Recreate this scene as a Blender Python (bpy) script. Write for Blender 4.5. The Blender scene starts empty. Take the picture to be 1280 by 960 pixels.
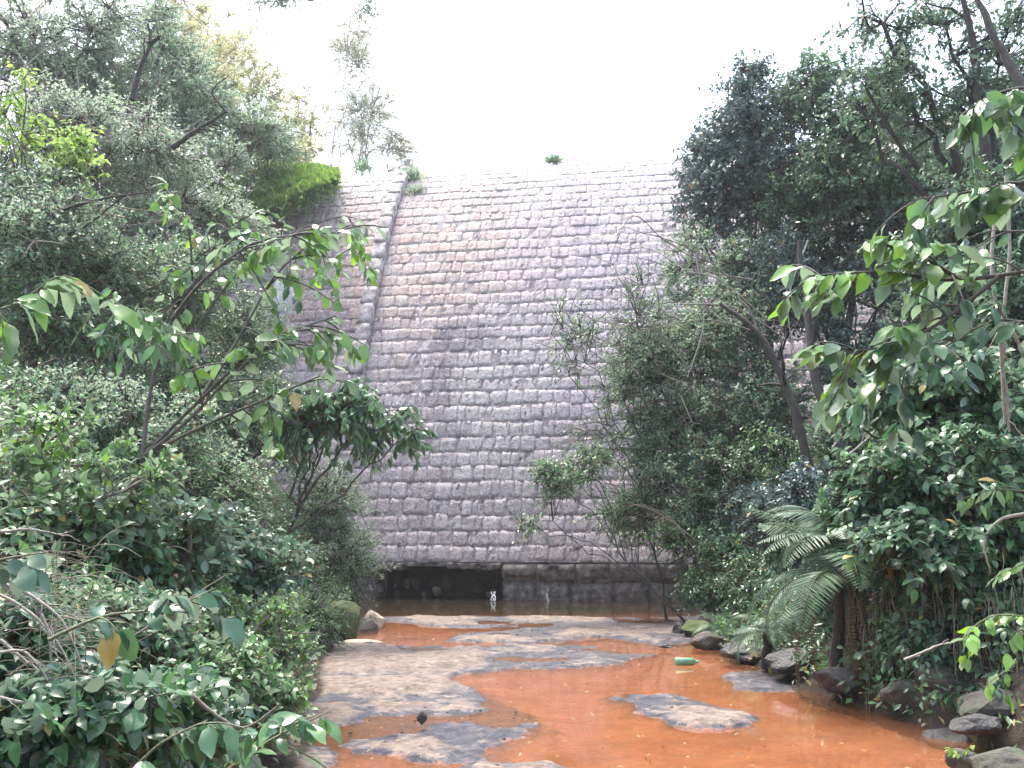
import bpy, math, random
import numpy as np
from mathutils import Matrix, Vector
S = bpy.context.scene
COL = S.collection
rnd = random.Random(7)
RG = np.random.default_rng(11)
R = math.radians
# ------------------------------------------------------------------ camera
CAM_H, PITCH, FPX = 1.5, R(8.4), 1230.0
cd = bpy.data.cameras.new('camera'); cam = bpy.data.objects.new('camera', cd); COL.objects.link(cam)
cam.location = (0, 0, CAM_H); cam.rotation_euler = (R(90) + PITCH, 0, 0)
cd.sensor_width = 36; cd.lens = 36 * FPX / 1280; cd.clip_start = 0.05; cd.clip_end = 3000
S.camera = cam
# ------------------------------------------------------------------ sky, sun, exposure
SUN_EL, SUN_AZ = 68, -30          # azimuth from +Y (away from the camera) towards +X
W = bpy.data.worlds.new('World'); S.world = W; W.use_nodes = True
wn = W.node_tree; wn.nodes.clear()
sky = wn.nodes.new('ShaderNodeTexSky'); sky.sky_type = 'NISHITA'; sky.sun_disc = False
sky.sun_elevation = R(SUN_EL); sky.sun_rotation = R(SUN_AZ)
sky.dust_density = 4.0; sky.air_density = 1.2; sky.ozone_density = 1.0
hs = wn.nodes.new('ShaderNodeHueSaturation'); hs.inputs['Saturation'].default_value = 0.78
bg = wn.nodes.new('ShaderNodeBackground'); bg.inputs['Strength'].default_value = 0.15
wo = wn.nodes.new('ShaderNodeOutputWorld')
wn.links.new(sky.outputs[0], hs.inputs['Color']); wn.links.new(hs.outputs[0], bg.inputs['Color']); wn.links.new(bg.outputs[0], wo.inputs['Surface'])
sd = bpy.data.lights.new('sun', 'SUN'); sd.energy = 1.4; sd.angle = R(24); sd.color = (1, .96, .88)
sun = bpy.data.objects.new('sun', sd); COL.objects.link(sun)
dv = Vector((math.sin(R(SUN_AZ)) * math.cos(R(SUN_EL)), math.cos(R(SUN_AZ)) * math.cos(R(SUN_EL)), math.sin(R(SUN_EL))))
sun.rotation_euler = dv.to_track_quat('Z', 'Y').to_euler()
S.view_settings.view_transform = 'Standard'; S.view_settings.look = 'None'
S.view_settings.exposure = 2.3; S.view_settings.gamma = 1.0; S.view_settings.use_curve_mapping = False
HAZE = .0009
S.cycles.max_bounces = 7; S.cycles.diffuse_bounces = 4; S.cycles.transparent_max_bounces = 12

# ------------------------------------------------------------------ helpers
def at(u, v, Y):
    """world point on the photograph's ray (u, v) at forward distance Y"""
    xc, yc = (u - 640) / FPX, -(v - 480) / FPX
    d = np.array([xc, math.cos(PITCH) - yc * math.sin(PITCH), math.sin(PITCH) + yc * math.cos(PITCH)])
    return d * (Y / d[1]) + np.array([0, 0, CAM_H])
def on_plane(u, v, z=0.0):
    xc, yc = (u - 640) / FPX, -(v - 480) / FPX
    d = np.array([xc, math.cos(PITCH) - yc * math.sin(PITCH), math.sin(PITCH) + yc * math.cos(PITCH)])
    return d * ((z - CAM_H) / d[2]) + np.array([0, 0, CAM_H])
def unit(a): return a / np.maximum(np.linalg.norm(a, axis=-1, keepdims=True), 1e-9)
def sstep(a, b, x):
    t = np.clip((np.asarray(x, float) - a) / (b - a), 0, 1); return t * t * (3 - 2 * t)
_perm = np.random.default_rng(3).random((256, 256))
def vnoise(x, y, seed=0):
    x = np.asarray(x, float) + seed * 17.3; y = np.asarray(y, float) + seed * 9.1
    xi, yi = np.floor(x).astype(int), np.floor(y).astype(int); fx, fy = x - xi, y - yi
    fx, fy = fx * fx * (3 - 2 * fx), fy * fy * (3 - 2 * fy)
    g = lambda a, b: _perm[a & 255, b & 255]
    return (g(xi, yi) * (1 - fx) + g(xi + 1, yi) * fx) * (1 - fy) + (g(xi, yi + 1) * (1 - fx) + g(xi + 1, yi + 1) * fx) * fy
def fbm(x, y, seed=0, o=4):
    s, a, t = 0, .5, 0
    for k in range(o):
        s = s + a * vnoise(x * 2 ** k, y * 2 ** k, seed + k); t += a; a *= .5
    return s / t - .5
def mesh_np(name, V, faces, mats=(), smooth=False, attr=None):
    """faces: list of (M,k) int arrays"""
    me = bpy.data.meshes.new(name)
    V = np.asarray(V, np.float32); me.vertices.add(len(V)); me.vertices.foreach_set('co', V.ravel())
    faces = [np.asarray(f, np.int32) for f in faces if len(f)]
    idx = np.concatenate([f.ravel() for f in faces]); tot = np.concatenate([np.full(len(f), f.shape[1], np.int32) for f in faces])
    st = np.concatenate([[0], np.cumsum(tot)[:-1]]).astype(np.int32)
    me.loops.add(len(idx)); me.loops.foreach_set('vertex_index', idx)
    me.polygons.add(len(tot)); me.polygons.foreach_set('loop_start', st); me.polygons.foreach_set('loop_total', tot)
    if smooth: me.polygons.foreach_set('use_smooth', np.ones(len(tot), bool))
    me.update(calc_edges=True)
    for m in mats: me.materials.append(m)
    if attr:
        for k, (typ, arr) in attr.items():
            a = me.attributes.new(k, typ, 'POINT')
            a.data.foreach_set('color' if typ == 'FLOAT_COLOR' else 'value', np.asarray(arr, np.float32).ravel())
    return me
def link(name, me, parent=None):
    o = bpy.data.objects.new(name, me); COL.objects.link(o)
    if parent: o.parent = parent
    return o
def thing(name, label, cat, group=None, me=None):
    o = link(name, me); o['label'] = label; o['category'] = cat
    if group: o['group'] = group
    return o
def tubes(P, Rr, sides=3):
    """P (N,K,3) paths, Rr (N,K) radii -> verts, quads"""
    N, K, _ = P.shape
    T = np.empty_like(P); T[:, 1:-1] = P[:, 2:] - P[:, :-2]; T[:, 0] = P[:, 1] - P[:, 0]; T[:, -1] = P[:, -1] - P[:, -2]
    T = unit(T); ref = np.where(np.abs(T[..., 2:3]) > .9, np.array([1., 0, 0]), np.array([0, 0, 1.]))
    A = unit(np.cross(T, ref)); B = np.cross(T, A)
    ang = np.arange(sides) * 2 * math.pi / sides
    V = P[:, :, None] + Rr[:, :, None, None] * (np.cos(ang)[:, None] * A[:, :, None] + np.sin(ang)[:, None] * B[:, :, None])
    base = (np.arange(N)[:, None, None] * K + np.arange(K - 1)[None, :, None]) * sides
    j = np.arange(sides)[None, None]; j2 = (j + 1) % sides
    Q = np.stack([base + j, base + j2, base + sides + j2, base + sides + j], -1).reshape(-1, 4)
    return V.reshape(-1, 3), Q
class Acc:
    def __init__(s): s.V, s.F, s.n = [], {}, 0
    def add(s, V, *Fs):
        for F in Fs: s.F.setdefault(F.shape[1], []).append(F + s.n)
        s.V.append(V); s.n += len(V)
    def tube(s, P, Rr, sides=3):
        if len(P): s.add(*tubes(np.asarray(P, float), np.asarray(Rr, float), sides))
    def mesh(s, name, mats, smooth=True):
        return mesh_np(name, np.concatenate(s.V), [np.concatenate(f) for f in s.F.values()], mats, smooth)
def curve(a, b, n=6, sag=0.0, jit=0.0, rg=RG):
    t = np.linspace(0, 1, n)[:, None]; p = np.asarray(a) * (1 - t) + np.asarray(b) * t
    L = np.linalg.norm(np.asarray(b, float) - a)
    p = p + np.array([0, 0, 1.]) * (t * (1 - t) * 4) * sag * L
    k = rg.normal(0, 1, (n, 3)) * jit * L; k[0] = 0; k[-1] = 0
    return p + k
def smooth_path(pts, n):
    pts = np.asarray(pts, float); k = len(pts); t = np.linspace(0, k - 1, n); out = []
    for x in t:
        i = min(int(x), k - 2); f = x - i
        p0, p1, p2, p3 = pts[max(i - 1, 0)], pts[i], pts[i + 1], pts[min(i + 2, k - 1)]
        out.append(.5 * ((2 * p1) + (-p0 + p2) * f + (2 * p0 - 5 * p1 + 4 * p2 - p3) * f * f + (-p0 + 3 * p1 - 3 * p2 + p3) * f ** 3))
    return np.array(out)

# ------------------------------------------------------------------ materials
def newmat(name):
    m = bpy.data.materials.new(name); m.use_nodes = True; nt = m.node_tree; nt.nodes.clear()
    o = nt.nodes.new('ShaderNodeOutputMaterial'); return m, nt, o
def N(nt, t, **kw):
    n = nt.nodes.new(t)
    for k, v in kw.items():
        if k in n.inputs: n.inputs[k].default_value = v
        else: setattr(n, k, v)
    return n
def noise(nt, scale, detail=4, vec=None, rough=.6):
    n = N(nt, 'ShaderNodeTexNoise'); n.inputs['Scale'].default_value = scale; n.inputs['Detail'].default_value = detail; n.inputs['Roughness'].default_value = rough
    if vec is not None: nt.links.new(vec, n.inputs['Vector'])
    return n.outputs['Fac']
def ramp(nt, fac, stops):
    r = N(nt, 'ShaderNodeValToRGB'); e = r.color_ramp.elements
    e[0].position, e[0].color = stops[0][0], (*stops[0][1], 1); e[1].position, e[1].color = stops[-1][0], (*stops[-1][1], 1)
    for p, c in stops[1:-1]:
        x = e.new(p); x.color = (*c, 1)
    nt.links.new(fac, r.inputs[0]); return r.outputs[0]
def mixc(nt, fac, a, b, blend='MIX'):
    m = N(nt, 'ShaderNodeMix'); m.data_type = 'RGBA'; m.blend_type = blend
    for sock, v in ((m.inputs[0], fac), (m.inputs[6], a), (m.inputs[7], b)):
        if hasattr(v, 'is_linked'): nt.links.new(v, sock)
        else: sock.default_value = v if isinstance(v, (int, float)) else (*v, 1)
    return m.outputs[2]
def mth(nt, op, a, b=None, c=None):
    m = N(nt, 'ShaderNodeMath'); m.operation = op
    for i, v in enumerate((a, b, c)):
        if v is None: continue
        if hasattr(v, 'is_linked'): nt.links.new(v, m.inputs[i])
        else: m.inputs[i].default_value = v
    return m.outputs[0]
def bump(nt, h, strength=.5, dist=.02):
    b = N(nt, 'ShaderNodeBump'); b.inputs['Strength'].default_value = strength; b.inputs['Distance'].default_value = dist
    nt.links.new(h, b.inputs['Height']); return b.outputs[0]
def worldpos(nt): return N(nt, 'ShaderNodeNewGeometry').outputs['Position']

def leaf_mat(name, col, col2, under=None, rough=.42, trans=.3, vary=.35, old=.982):
    m, nt, o = newmat(name); L = nt.links
    g = N(nt, 'ShaderNodeNewGeometry'); oi = N(nt, 'ShaderNodeObjectInfo')
    r = mth(nt, 'FRACT', mth(nt, 'ADD', g.outputs['Random Per Island'], oi.outputs['Random']))
    c = mixc(nt, r, col, col2)
    nz = noise(nt, 1.1, 3, g.outputs['Position'])
    c = mixc(nt, ramp_fac(nt, nz, .42, .62), c, tuple(x * y for x, y in zip(col2, (1.15, 1.2, .8))))
    v = mth(nt, 'MULTIPLY_ADD', mth(nt, 'FRACT', mth(nt, 'MULTIPLY', r, 7.31)), 2 * vary, 1 - vary)
    hv = N(nt, 'ShaderNodeHueSaturation'); L.new(v, hv.inputs['Value']); L.new(c, hv.inputs['Color']); c = hv.outputs[0]
    sp_ = noise(nt, 38, 3, g.outputs['Position']); c = mixc(nt, mth(nt, 'MULTIPLY', ramp_fac(nt, sp_, .60, .70), .55), c, (.16, .13, .06))
    c = mixc(nt, mth(nt, 'GREATER_THAN', r, old), c, (.30, .24, .07))
    if under: c = mixc(nt, g.outputs['Backfacing'], c, under)
    p = N(nt, 'ShaderNodeBsdfPrincipled', Roughness=rough); L.new(c, p.inputs['Base Color']); p.inputs['Specular IOR Level'].default_value = .5
    tr = N(nt, 'ShaderNodeBsdfTranslucent')
    tc = N(nt, 'ShaderNodeHueSaturation'); tc.inputs['Value'].default_value = 1.7; tc.inputs['Saturation'].default_value = 1.15; tc.inputs['Hue'].default_value = .485
    L.new(c, tc.inputs['Color']); L.new(tc.outputs[0], tr.inputs['Color'])
    mx = N(nt, 'ShaderNodeMixShader'); mx.inputs[0].default_value = trans
    L.new(p.outputs[0], mx.inputs[1]); L.new(tr.outputs[0], mx.inputs[2]); L.new(mx.outputs[0], o.inputs['Surface'])
    return m
def ramp_fac(nt, f, a, b):
    m = N(nt, 'ShaderNodeMapRange'); m.inputs[1].default_value = a; m.inputs[2].default_value = b
    nt.links.new(f, m.inputs[0]); return m.outputs[0]
def rough_mat(name, stops, scale=6, rough=.9, bs=.6, bd=.02, extra=None):
    m, nt, o = newmat(name); pos = worldpos(nt)
    n1 = noise(nt, scale, 6, pos); n2 = noise(nt, scale * 7, 4, pos)
    f = mth(nt, 'ADD', mth(nt, 'MULTIPLY', n1, .7), mth(nt, 'MULTIPLY', n2, .3))
    c = ramp(nt, f, stops)
    if extra: c = extra(nt, c, pos)
    p = N(nt, 'ShaderNodeBsdfPrincipled', Roughness=rough); nt.links.new(c, p.inputs['Base Color'])
    nt.links.new(bump(nt, mth(nt, 'ADD', n1, mth(nt, 'MULTIPLY', n2, .5)), bs, bd), p.inputs['Normal'])
    nt.links.new(p.outputs[0], o.inputs['Surface']); return m
M = {}
M['grey_leaf'] = leaf_mat('grey_leaf', (.165, .27, .205), (.12, .235, .14), under=(.22, .28, .20), trans=.4)  # albedo raised to carry backlight on the left trees
M['twiggy_leaf'] = leaf_mat('twiggy_leaf', (.22, .31, .23), (.155, .27, .165), under=(.25, .29, .23), trans=.42)  # glare and sun from behind are put into this lighter leaf colour
M['mid_leaf'] = leaf_mat('mid_leaf', (.062, .135, .088), (.10, .20, .082), under=(.16, .22, .15), rough=.32)
M['dark_leaf'] = leaf_mat('dark_leaf', (.055, .12, .078), (.085, .175, .080), under=(.10, .15, .11), rough=.33)
M['blue_leaf'] = leaf_mat('blue_leaf', (.055, .092, .115), (.07, .135, .10), under=(.08, .11, .12), rough=.33, trans=.2)  # blue tint paints in the cool cast of shaded foliage
M['lime_leaf'] = leaf_mat('lime_leaf', (.10, .19, .06), (.16, .29, .06), under=(.2, .3, .1), trans=.45)
M['sunlit_leaf'] = leaf_mat('sunlit_leaf', (.52, .50, .28), (.42, .45, .24), under=(.35, .35, .2), trans=.4)  # sunlight on the trees behind the crest is put into the albedo
M['glare_leaf'] = leaf_mat('glare_leaf', (.55, .60, .50), (.48, .54, .42), under=(.45, .45, .38), trans=.5)  # near-white albedo paints the wash of sky glare over the leaves
M['broad_leaf'] = leaf_mat('broad_leaf', (.045, .10, .078), (.065, .145, .072), under=(.16, .22, .17), rough=.25, trans=.25)
M['bright_broad_leaf'] = leaf_mat('bright_broad_leaf', (.06, .125, .08), (.13, .25, .06), under=(.16, .23, .15), rough=.25, trans=.33)
M['fern_leaf'] = leaf_mat('fern_leaf', (.05, .10, .07), (.065, .125, .075), under=(.10, .15, .12), rough=.45, trans=.2, vary=.2, old=2)
M['grass_leaf'] = leaf_mat('grass_leaf', (.08, .17, .045), (.14, .25, .06), under=(.12, .2, .06), trans=.35)
M['dead_frond'] = leaf_mat('dead_frond', (.05, .036, .026), (.09, .065, .045), rough=.8, trans=.1)
M['dead_leaf'] = leaf_mat('dead_leaf', (.14, .10, .065), (.20, .15, .09), rough=.8, trans=.15)
M['bark'] = rough_mat('bark', [(.3, (.04, .036, .032)), (.7, (.115, .105, .09))], 9)
M['dark_bark'] = rough_mat('dark_bark', [(.3, (.018, .016, .015)), (.7, (.055, .048, .042))], 12)
M['pale_bark'] = rough_mat('pale_bark', [(.3, (.20, .18, .15)), (.7, (.38, .34, .29))], 14)
M['twig'] = rough_mat('twig', [(.3, (.09, .08, .06)), (.7, (.22, .19, .155))], 14)
M['green_stem'] = rough_mat('green_stem', [(.3, (.06, .08, .035)), (.7, (.13, .14, .06))], 14, rough=.6)

def stone_mat():
    m, nt, o = newmat('dam_stone'); L = nt.links
    pos = worldpos(nt); a = N(nt, 'ShaderNodeAttribute'); a.attribute_name = 'tone'; tone = a.outputs['Fac']
    sep = N(nt, 'ShaderNodeSeparateXYZ'); L.new(pos, sep.inputs[0])
    tr_ = mth(nt, 'FRACT', mth(nt, 'MULTIPLY', tone, 5.77))
    big = noise(nt, .35, 3, pos); med = noise(nt, 1.7, 4, pos); fine = noise(nt, 26, 6, pos, .7)
    c = ramp(nt, tone, [(0, (.38, .30, .28)), (.5, (.45, .375, .36)), (1, (.50, .435, .425))])
    # iron-orange weathering in a band high on the wall, lilac to the right, lichen grey low
    def blob(x, z, rx, rz, soft=.5):
        dx = mth(nt, 'DIVIDE', mth(nt, 'SUBTRACT', sep.outputs[0], x), rx); dz = mth(nt, 'DIVIDE', mth(nt, 'SUBTRACT', sep.outputs[2], z), rz)
        d = mth(nt, 'SQRT', mth(nt, 'ADD', mth(nt, 'MULTIPLY', dx, dx), mth(nt, 'MULTIPLY', dz, dz)))
        d = mth(nt, 'ADD', d, mth(nt, 'MULTIPLY', mth(nt, 'SUBTRACT', med, .5), 1.3))
        f = N(nt, 'ShaderNodeMapRange'); f.interpolation_type = 'SMOOTHSTEP'; f.inputs[1].default_value = 1 + soft; f.inputs[2].default_value = 1 - soft
        L.new(d, f.inputs[0]); return f.outputs[0]
    org = mth(nt, 'MULTIPLY', blob(-1.6, 8.6, 3.2, 2.2), mth(nt, 'MULTIPLY_ADD', tr_, .45, .4))
    c = mixc(nt, org, c, (.50, .34, .27))
    org2 = mth(nt, 'MULTIPLY', blob(-4.9, 7.6, 1.5, 1.8), .6)
    c = mixc(nt, org2, c, (.44, .29, .24))
    lil = mth(nt, 'MULTIPLY', blob(2.6, 7.5, 2.8, 5.0), .5)
    c = mixc(nt, lil, c, (.37, .32, .39))
    gry = mth(nt, 'MULTIPLY', blob(-.4, 4.2, 1.3, 2.6), .55)
    c = mixc(nt, gry, c, (.46, .44, .41))
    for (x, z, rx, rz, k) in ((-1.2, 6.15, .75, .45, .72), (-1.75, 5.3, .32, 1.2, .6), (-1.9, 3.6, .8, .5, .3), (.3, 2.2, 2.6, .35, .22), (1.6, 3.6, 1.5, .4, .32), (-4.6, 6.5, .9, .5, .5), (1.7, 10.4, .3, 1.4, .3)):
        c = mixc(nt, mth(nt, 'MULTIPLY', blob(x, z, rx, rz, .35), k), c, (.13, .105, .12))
    # vertical run-off streaks and blotches
    mp = N(nt, 'ShaderNodeMapping'); mp.inputs['Scale'].default_value = (3.2, 3.2, .28); L.new(pos, mp.inputs[0])
    st = noise(nt, 1.0, 5, mp.outputs[0])
    c = mixc(nt, mth(nt, 'MULTIPLY', ramp_fac(nt, st, .52, .75), .42), c, (.19, .16, .18))
    patch = noise(nt, 10, 6, pos, .75)
    c = mixc(nt, mth(nt, 'MULTIPLY', ramp_fac(nt, patch, .53, .62), .6), c, (.66, .61, .60))
    c = mixc(nt, mth(nt, 'MULTIPLY', ramp_fac(nt, patch, .475, .36), .75), c, (.20, .16, .17))
    c = mixc(nt, mth(nt, 'MULTIPLY', ramp_fac(nt, fine, .52, .66), .4), c, (.66, .64, .64))
    c = mixc(nt, mth(nt, 'MULTIPLY', ramp_fac(nt, fine, .48, .34), .6), c, (.15, .12, .125))
    p = N(nt, 'ShaderNodeBsdfPrincipled', Roughness=.88); L.new(c, p.inputs['Base Color'])
    L.new(bump(nt, mth(nt, 'ADD', fine, mth(nt, 'MULTIPLY', noise(nt, 11, 4, pos), 1.2)), 1.0, .036), p.inputs['Normal']); L.new(p.outputs[0], o.inputs['Surface'])
    return m
M['stone'] = stone_mat()
def damp(nt, c, pos):
    n = noise(nt, 2.2, 5, pos); return mixc(nt, ramp_fac(nt, n, .5, .66), c, (.05, .065, .035))
M['plinth_stone'] = rough_mat('plinth_stone', [(.36, (.035, .028, .028)), (.48, (.12, .10, .09)), (.56, (.19, .165, .15)), (.66, (.30, .27, .25))], 7, bs=1, bd=.05)
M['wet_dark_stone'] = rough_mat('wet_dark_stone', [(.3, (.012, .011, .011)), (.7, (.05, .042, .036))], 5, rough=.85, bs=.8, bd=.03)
M['mortar'] = rough_mat('mortar', [(.36, (.04, .032, .033)), (.46, (.22, .185, .19)), (.62, (.36, .315, .315))], 5)  # dark end of the ramp paints the shade inside open joints
M['coping'] = rough_mat('coping', [(.38, (.15, .125, .125)), (.5, (.33, .285, .28)), (.62, (.52, .47, .46))], 6, bs=.9, bd=.03)
M['mossy_rock'] = rough_mat('mossy_rock', [(.3, (.03, .027, .023)), (.6, (.085, .078, .066)), (.75, (.15, .135, .115))], 4, bs=.9, bd=.04, extra=damp)
M['mossy_green'] = rough_mat('mossy_green', [(.3, (.03, .045, .015)), (.6, (.08, .10, .035)), (.75, (.15, .14, .09))], 6, bs=.9, bd=.04)
M['cream_rock'] = rough_mat('cream_rock', [(.3, (.15, .11, .085)), (.6, (.42, .35, .28)), (.75, (.58, .50, .42))], 4, bs=.9, bd=.03)
M['dark_rock'] = rough_mat('dark_rock', [(.3, (.015, .015, .016)), (.7, (.05, .046, .045))], 5, rough=.6, bs=.9, bd=.04)

# ------------------------------------------------------------------ terrain
EY = np.array([-6, 0, 4, 6.2, 8.4, 10.5, 13.3, 15.5, 18, 22, 26, 40])
EL = np.array([-1.3, -1.2, -1.15, -1.25, -1.5, -1.8, -2.3, -2.35, -2.7, -3.3, -4.2, -6])
ER = np.array([3.4, 3.3, 3.2, 3.1, 2.85, 2.6, 2.5, 3.0, 3.6, 4.4, 5.2, 7])
def ground(x, y):
    x = np.asarray(x, float); y = np.asarray(y, float)
    xl, xr = np.interp(y, EY, EL), np.interp(y, EY, ER)
    wob = fbm(x * .5, y * .5, 5) * .9
    sl = .95 + .55 * sstep(12, 24, y)
    dl = np.maximum(xl - x + wob * .5, 0); dr = np.maximum(x - xr + wob * .5, 0); dl = dl * dl / (dl + .3); dr = dr * dr / (dr + .15)
    cap = 15 + 10 * fbm(x * .03, y * .03, 8)
    zl = cap * (1 - np.exp(-sl * dl / cap)); zr = .7 * cap * (1 - np.exp(-.85 * dr / (.7 * cap)))
    z = zl + zr + fbm(x * 1.1, y * 1.1, 2) * .5 * sstep(0, 1.5, dl + dr)
    k = sstep(25.2, 27.2, y) * sstep(-5.6, -6.6, x)
    z = np.maximum(z, 10.9 * k)
    beh = sstep(29, 31, y) * (1 - k)                       # behind the dam the valley is filled up to the crest
    zb = np.maximum(z, 10.2 + 5 * sstep(5, 14, np.abs(x + 1)) + fbm(x * .1, y * .1, 4) * 2)
    z = z * (1 - beh) + zb * beh
    return z
def poly_sd(px, py, poly):
    x = px.ravel(); y = py.ravel(); inside = np.zeros(len(x), bool); d = np.full(len(x), 1e9)
    n = len(poly)
    for i in range(n):
        ax, ay = poly[i]; bx, by = poly[(i + 1) % n]
        c = ((ay > y) != (by > y)) & (x < (bx - ax) * (y - ay) / (by - ay + 1e-12) + ax); inside ^= c
        ex, ey = bx - ax, by - ay; t = np.clip(((x - ax) * ex + (y - ay) * ey) / (ex * ex + ey * ey + 1e-12), 0, 1)
        d = np.minimum(d, np.hypot(x - ax - t * ex, y - ay - t * ey))
    return np.where(inside, d, -d).reshape(px.shape)
def wpoly(pts): return [tuple(on_plane(u, v)[:2]) for u, v in pts]
WETP = [wpoly(p) for p in (
    [(330, 800), (470, 803), (560, 810), (640, 806), (740, 808), (830, 818), (770, 832), (640, 838), (575, 846), (605, 864), (650, 885), (700, 908), (680, 922), (620, 936), (600, 962), (420, 935), (395, 962), (380, 1000), (250, 1000), (300, 860)],
    [(470, 766), (560, 768), (700, 768), (880, 772), (900, 800), (820, 806), (750, 796), (660, 806), (560, 801), (560, 792), (640, 787), (560, 786), (480, 776)],
    [(750, 872), (790, 866), (850, 870), (900, 884), (942, 898), (935, 908), (880, 913), (830, 905), (785, 886)],
    [(895, 842), (960, 838), (1015, 850), (1000, 866), (925, 862)],
    [(560, 957), (680, 952), (760, 958), (740, 1010), (560, 1010)])]
SUBP = [wpoly(p) for p in ([(620, 930), (700, 925), (770, 925), (810, 945), (790, 1000), (600, 1000)], [(440, 740), (900, 740), (900, 768), (700, 770), (600, 762), (470, 764)], [(560, 788), (660, 786), (760, 790), (880, 800), (900, 812), (800, 816), (560, 800)])]
DRYP = [wpoly(p) for p in (
    [(370, 815), (440, 806), (600, 809), (612, 822), (590, 836), (500, 841), (400, 843)],
    [(380, 850), (520, 849), (560, 860), (480, 872), (380, 868)], [(470, 880), (580, 875), (605, 888), (560, 896), (470, 893)],
    [(430, 922), (550, 922), (545, 940), (450, 942)], [(515, 771), (600, 773), (600, 782), (520, 782)], [(590, 793), (645, 795), (640, 804), (590, 804)],
    [(705, 789), (765, 790), (745, 799), (697, 797)], [(826, 884), (880, 886), (925, 897), (920, 905), (860, 905)], [(600, 955), (700, 953), (700, 1010), (560, 1010)],
    [(640, 772), (760, 772), (770, 778), (640, 779)], [(330, 890), (430, 880), (440, 905), (330, 925)])]
def uniq(a): return np.unique(np.round(a, 4))
gx = uniq(np.concatenate([np.linspace(-400, -30, 14), np.linspace(-30, -6, 40), np.linspace(-6, -2.6, 30), np.linspace(-2.6, 3.6, 190), np.linspace(3.6, 7, 30), np.linspace(7, 30, 40), np.linspace(30, 400, 14)]))
gy = uniq(np.concatenate([np.linspace(-300, -5, 12), np.linspace(-5, 5, 24), np.linspace(5, 12, 220), np.linspace(12, 18.5, 110), np.linspace(18.5, 34, 50), np.linspace(34, 90, 30), np.linspace(90, 900, 14)]))
GX, GY = np.meshgrid(gx, gy)
Z = ground(GX, GY)
inner = (GX > -3.6) & (GX < 4.6) & (GY > 4) & (GY < 24)
xs_, ys_ = GX[inner], GY[inner]
nz = fbm(xs_ * 1.6, ys_ * .9, 21) * .6 + fbm(xs_ * 6, ys_ * 3.2, 22, 5) * .34
wet = np.max([poly_sd(xs_, ys_, p) for p in WETP], axis=0) + nz * .55
dry = np.max([poly_sd(xs_, ys_, p) for p in DRYP], axis=0) + nz * .5
sub = np.max([poly_sd(xs_, ys_, p) for p in SUBP], axis=0) + nz * .4
w_ = sstep(-.14, .10, wet); d_ = sstep(-.08, .10, dry) * w_
rel = fbm(xs_ * .9, ys_ * 1.0, 33, 5) * .10 + fbm(xs_ * 4, ys_ * 4, 31, 4) * .022
q_ = rel / .017; fl = np.floor(q_); rel = (fl + sstep(.62, 1, q_ - fl)) * .017          # bedding ledges
bedz = -.055 - .03 * fbm(xs_ * .8, ys_ * .8, 30) + w_ * (.074 + rel) + d_ * .022
bedz = bedz - .14 * sstep(17.2, 18.6, ys_)
bank = sstep(.02, .35, Z[inner])
Zi = Z[inner] * bank + bedz + bank * .1
Zf = Z.copy(); outr = ~inner
chan = (GX > -3.6) & (GX < 6) & (GY < 26)
Zf[outr] = np.where(Z[outr] < .05, Z[outr] - .12, Z[outr]); Zf[inner] = Zi
colr = np.zeros(GX.shape + (4,)); colr[..., 3] = 1; colr[..., 2] = 1
ci = colr[inner]; ci[:, 0] = sstep(-.35, .3, dry) * sstep(-.1, .2, wet); ci[:, 1] = (1 - sstep(-.3, .22, wet)) * (1 - .85 * sstep(-.05, .1, sub)); ci[:, 2] = sstep(-.02, .07, Z[inner]); colr[inner] = ci
ny, nx = GX.shape
ii = (np.arange(ny - 1)[:, None] * nx + np.arange(nx - 1)[None]).ravel()
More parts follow.
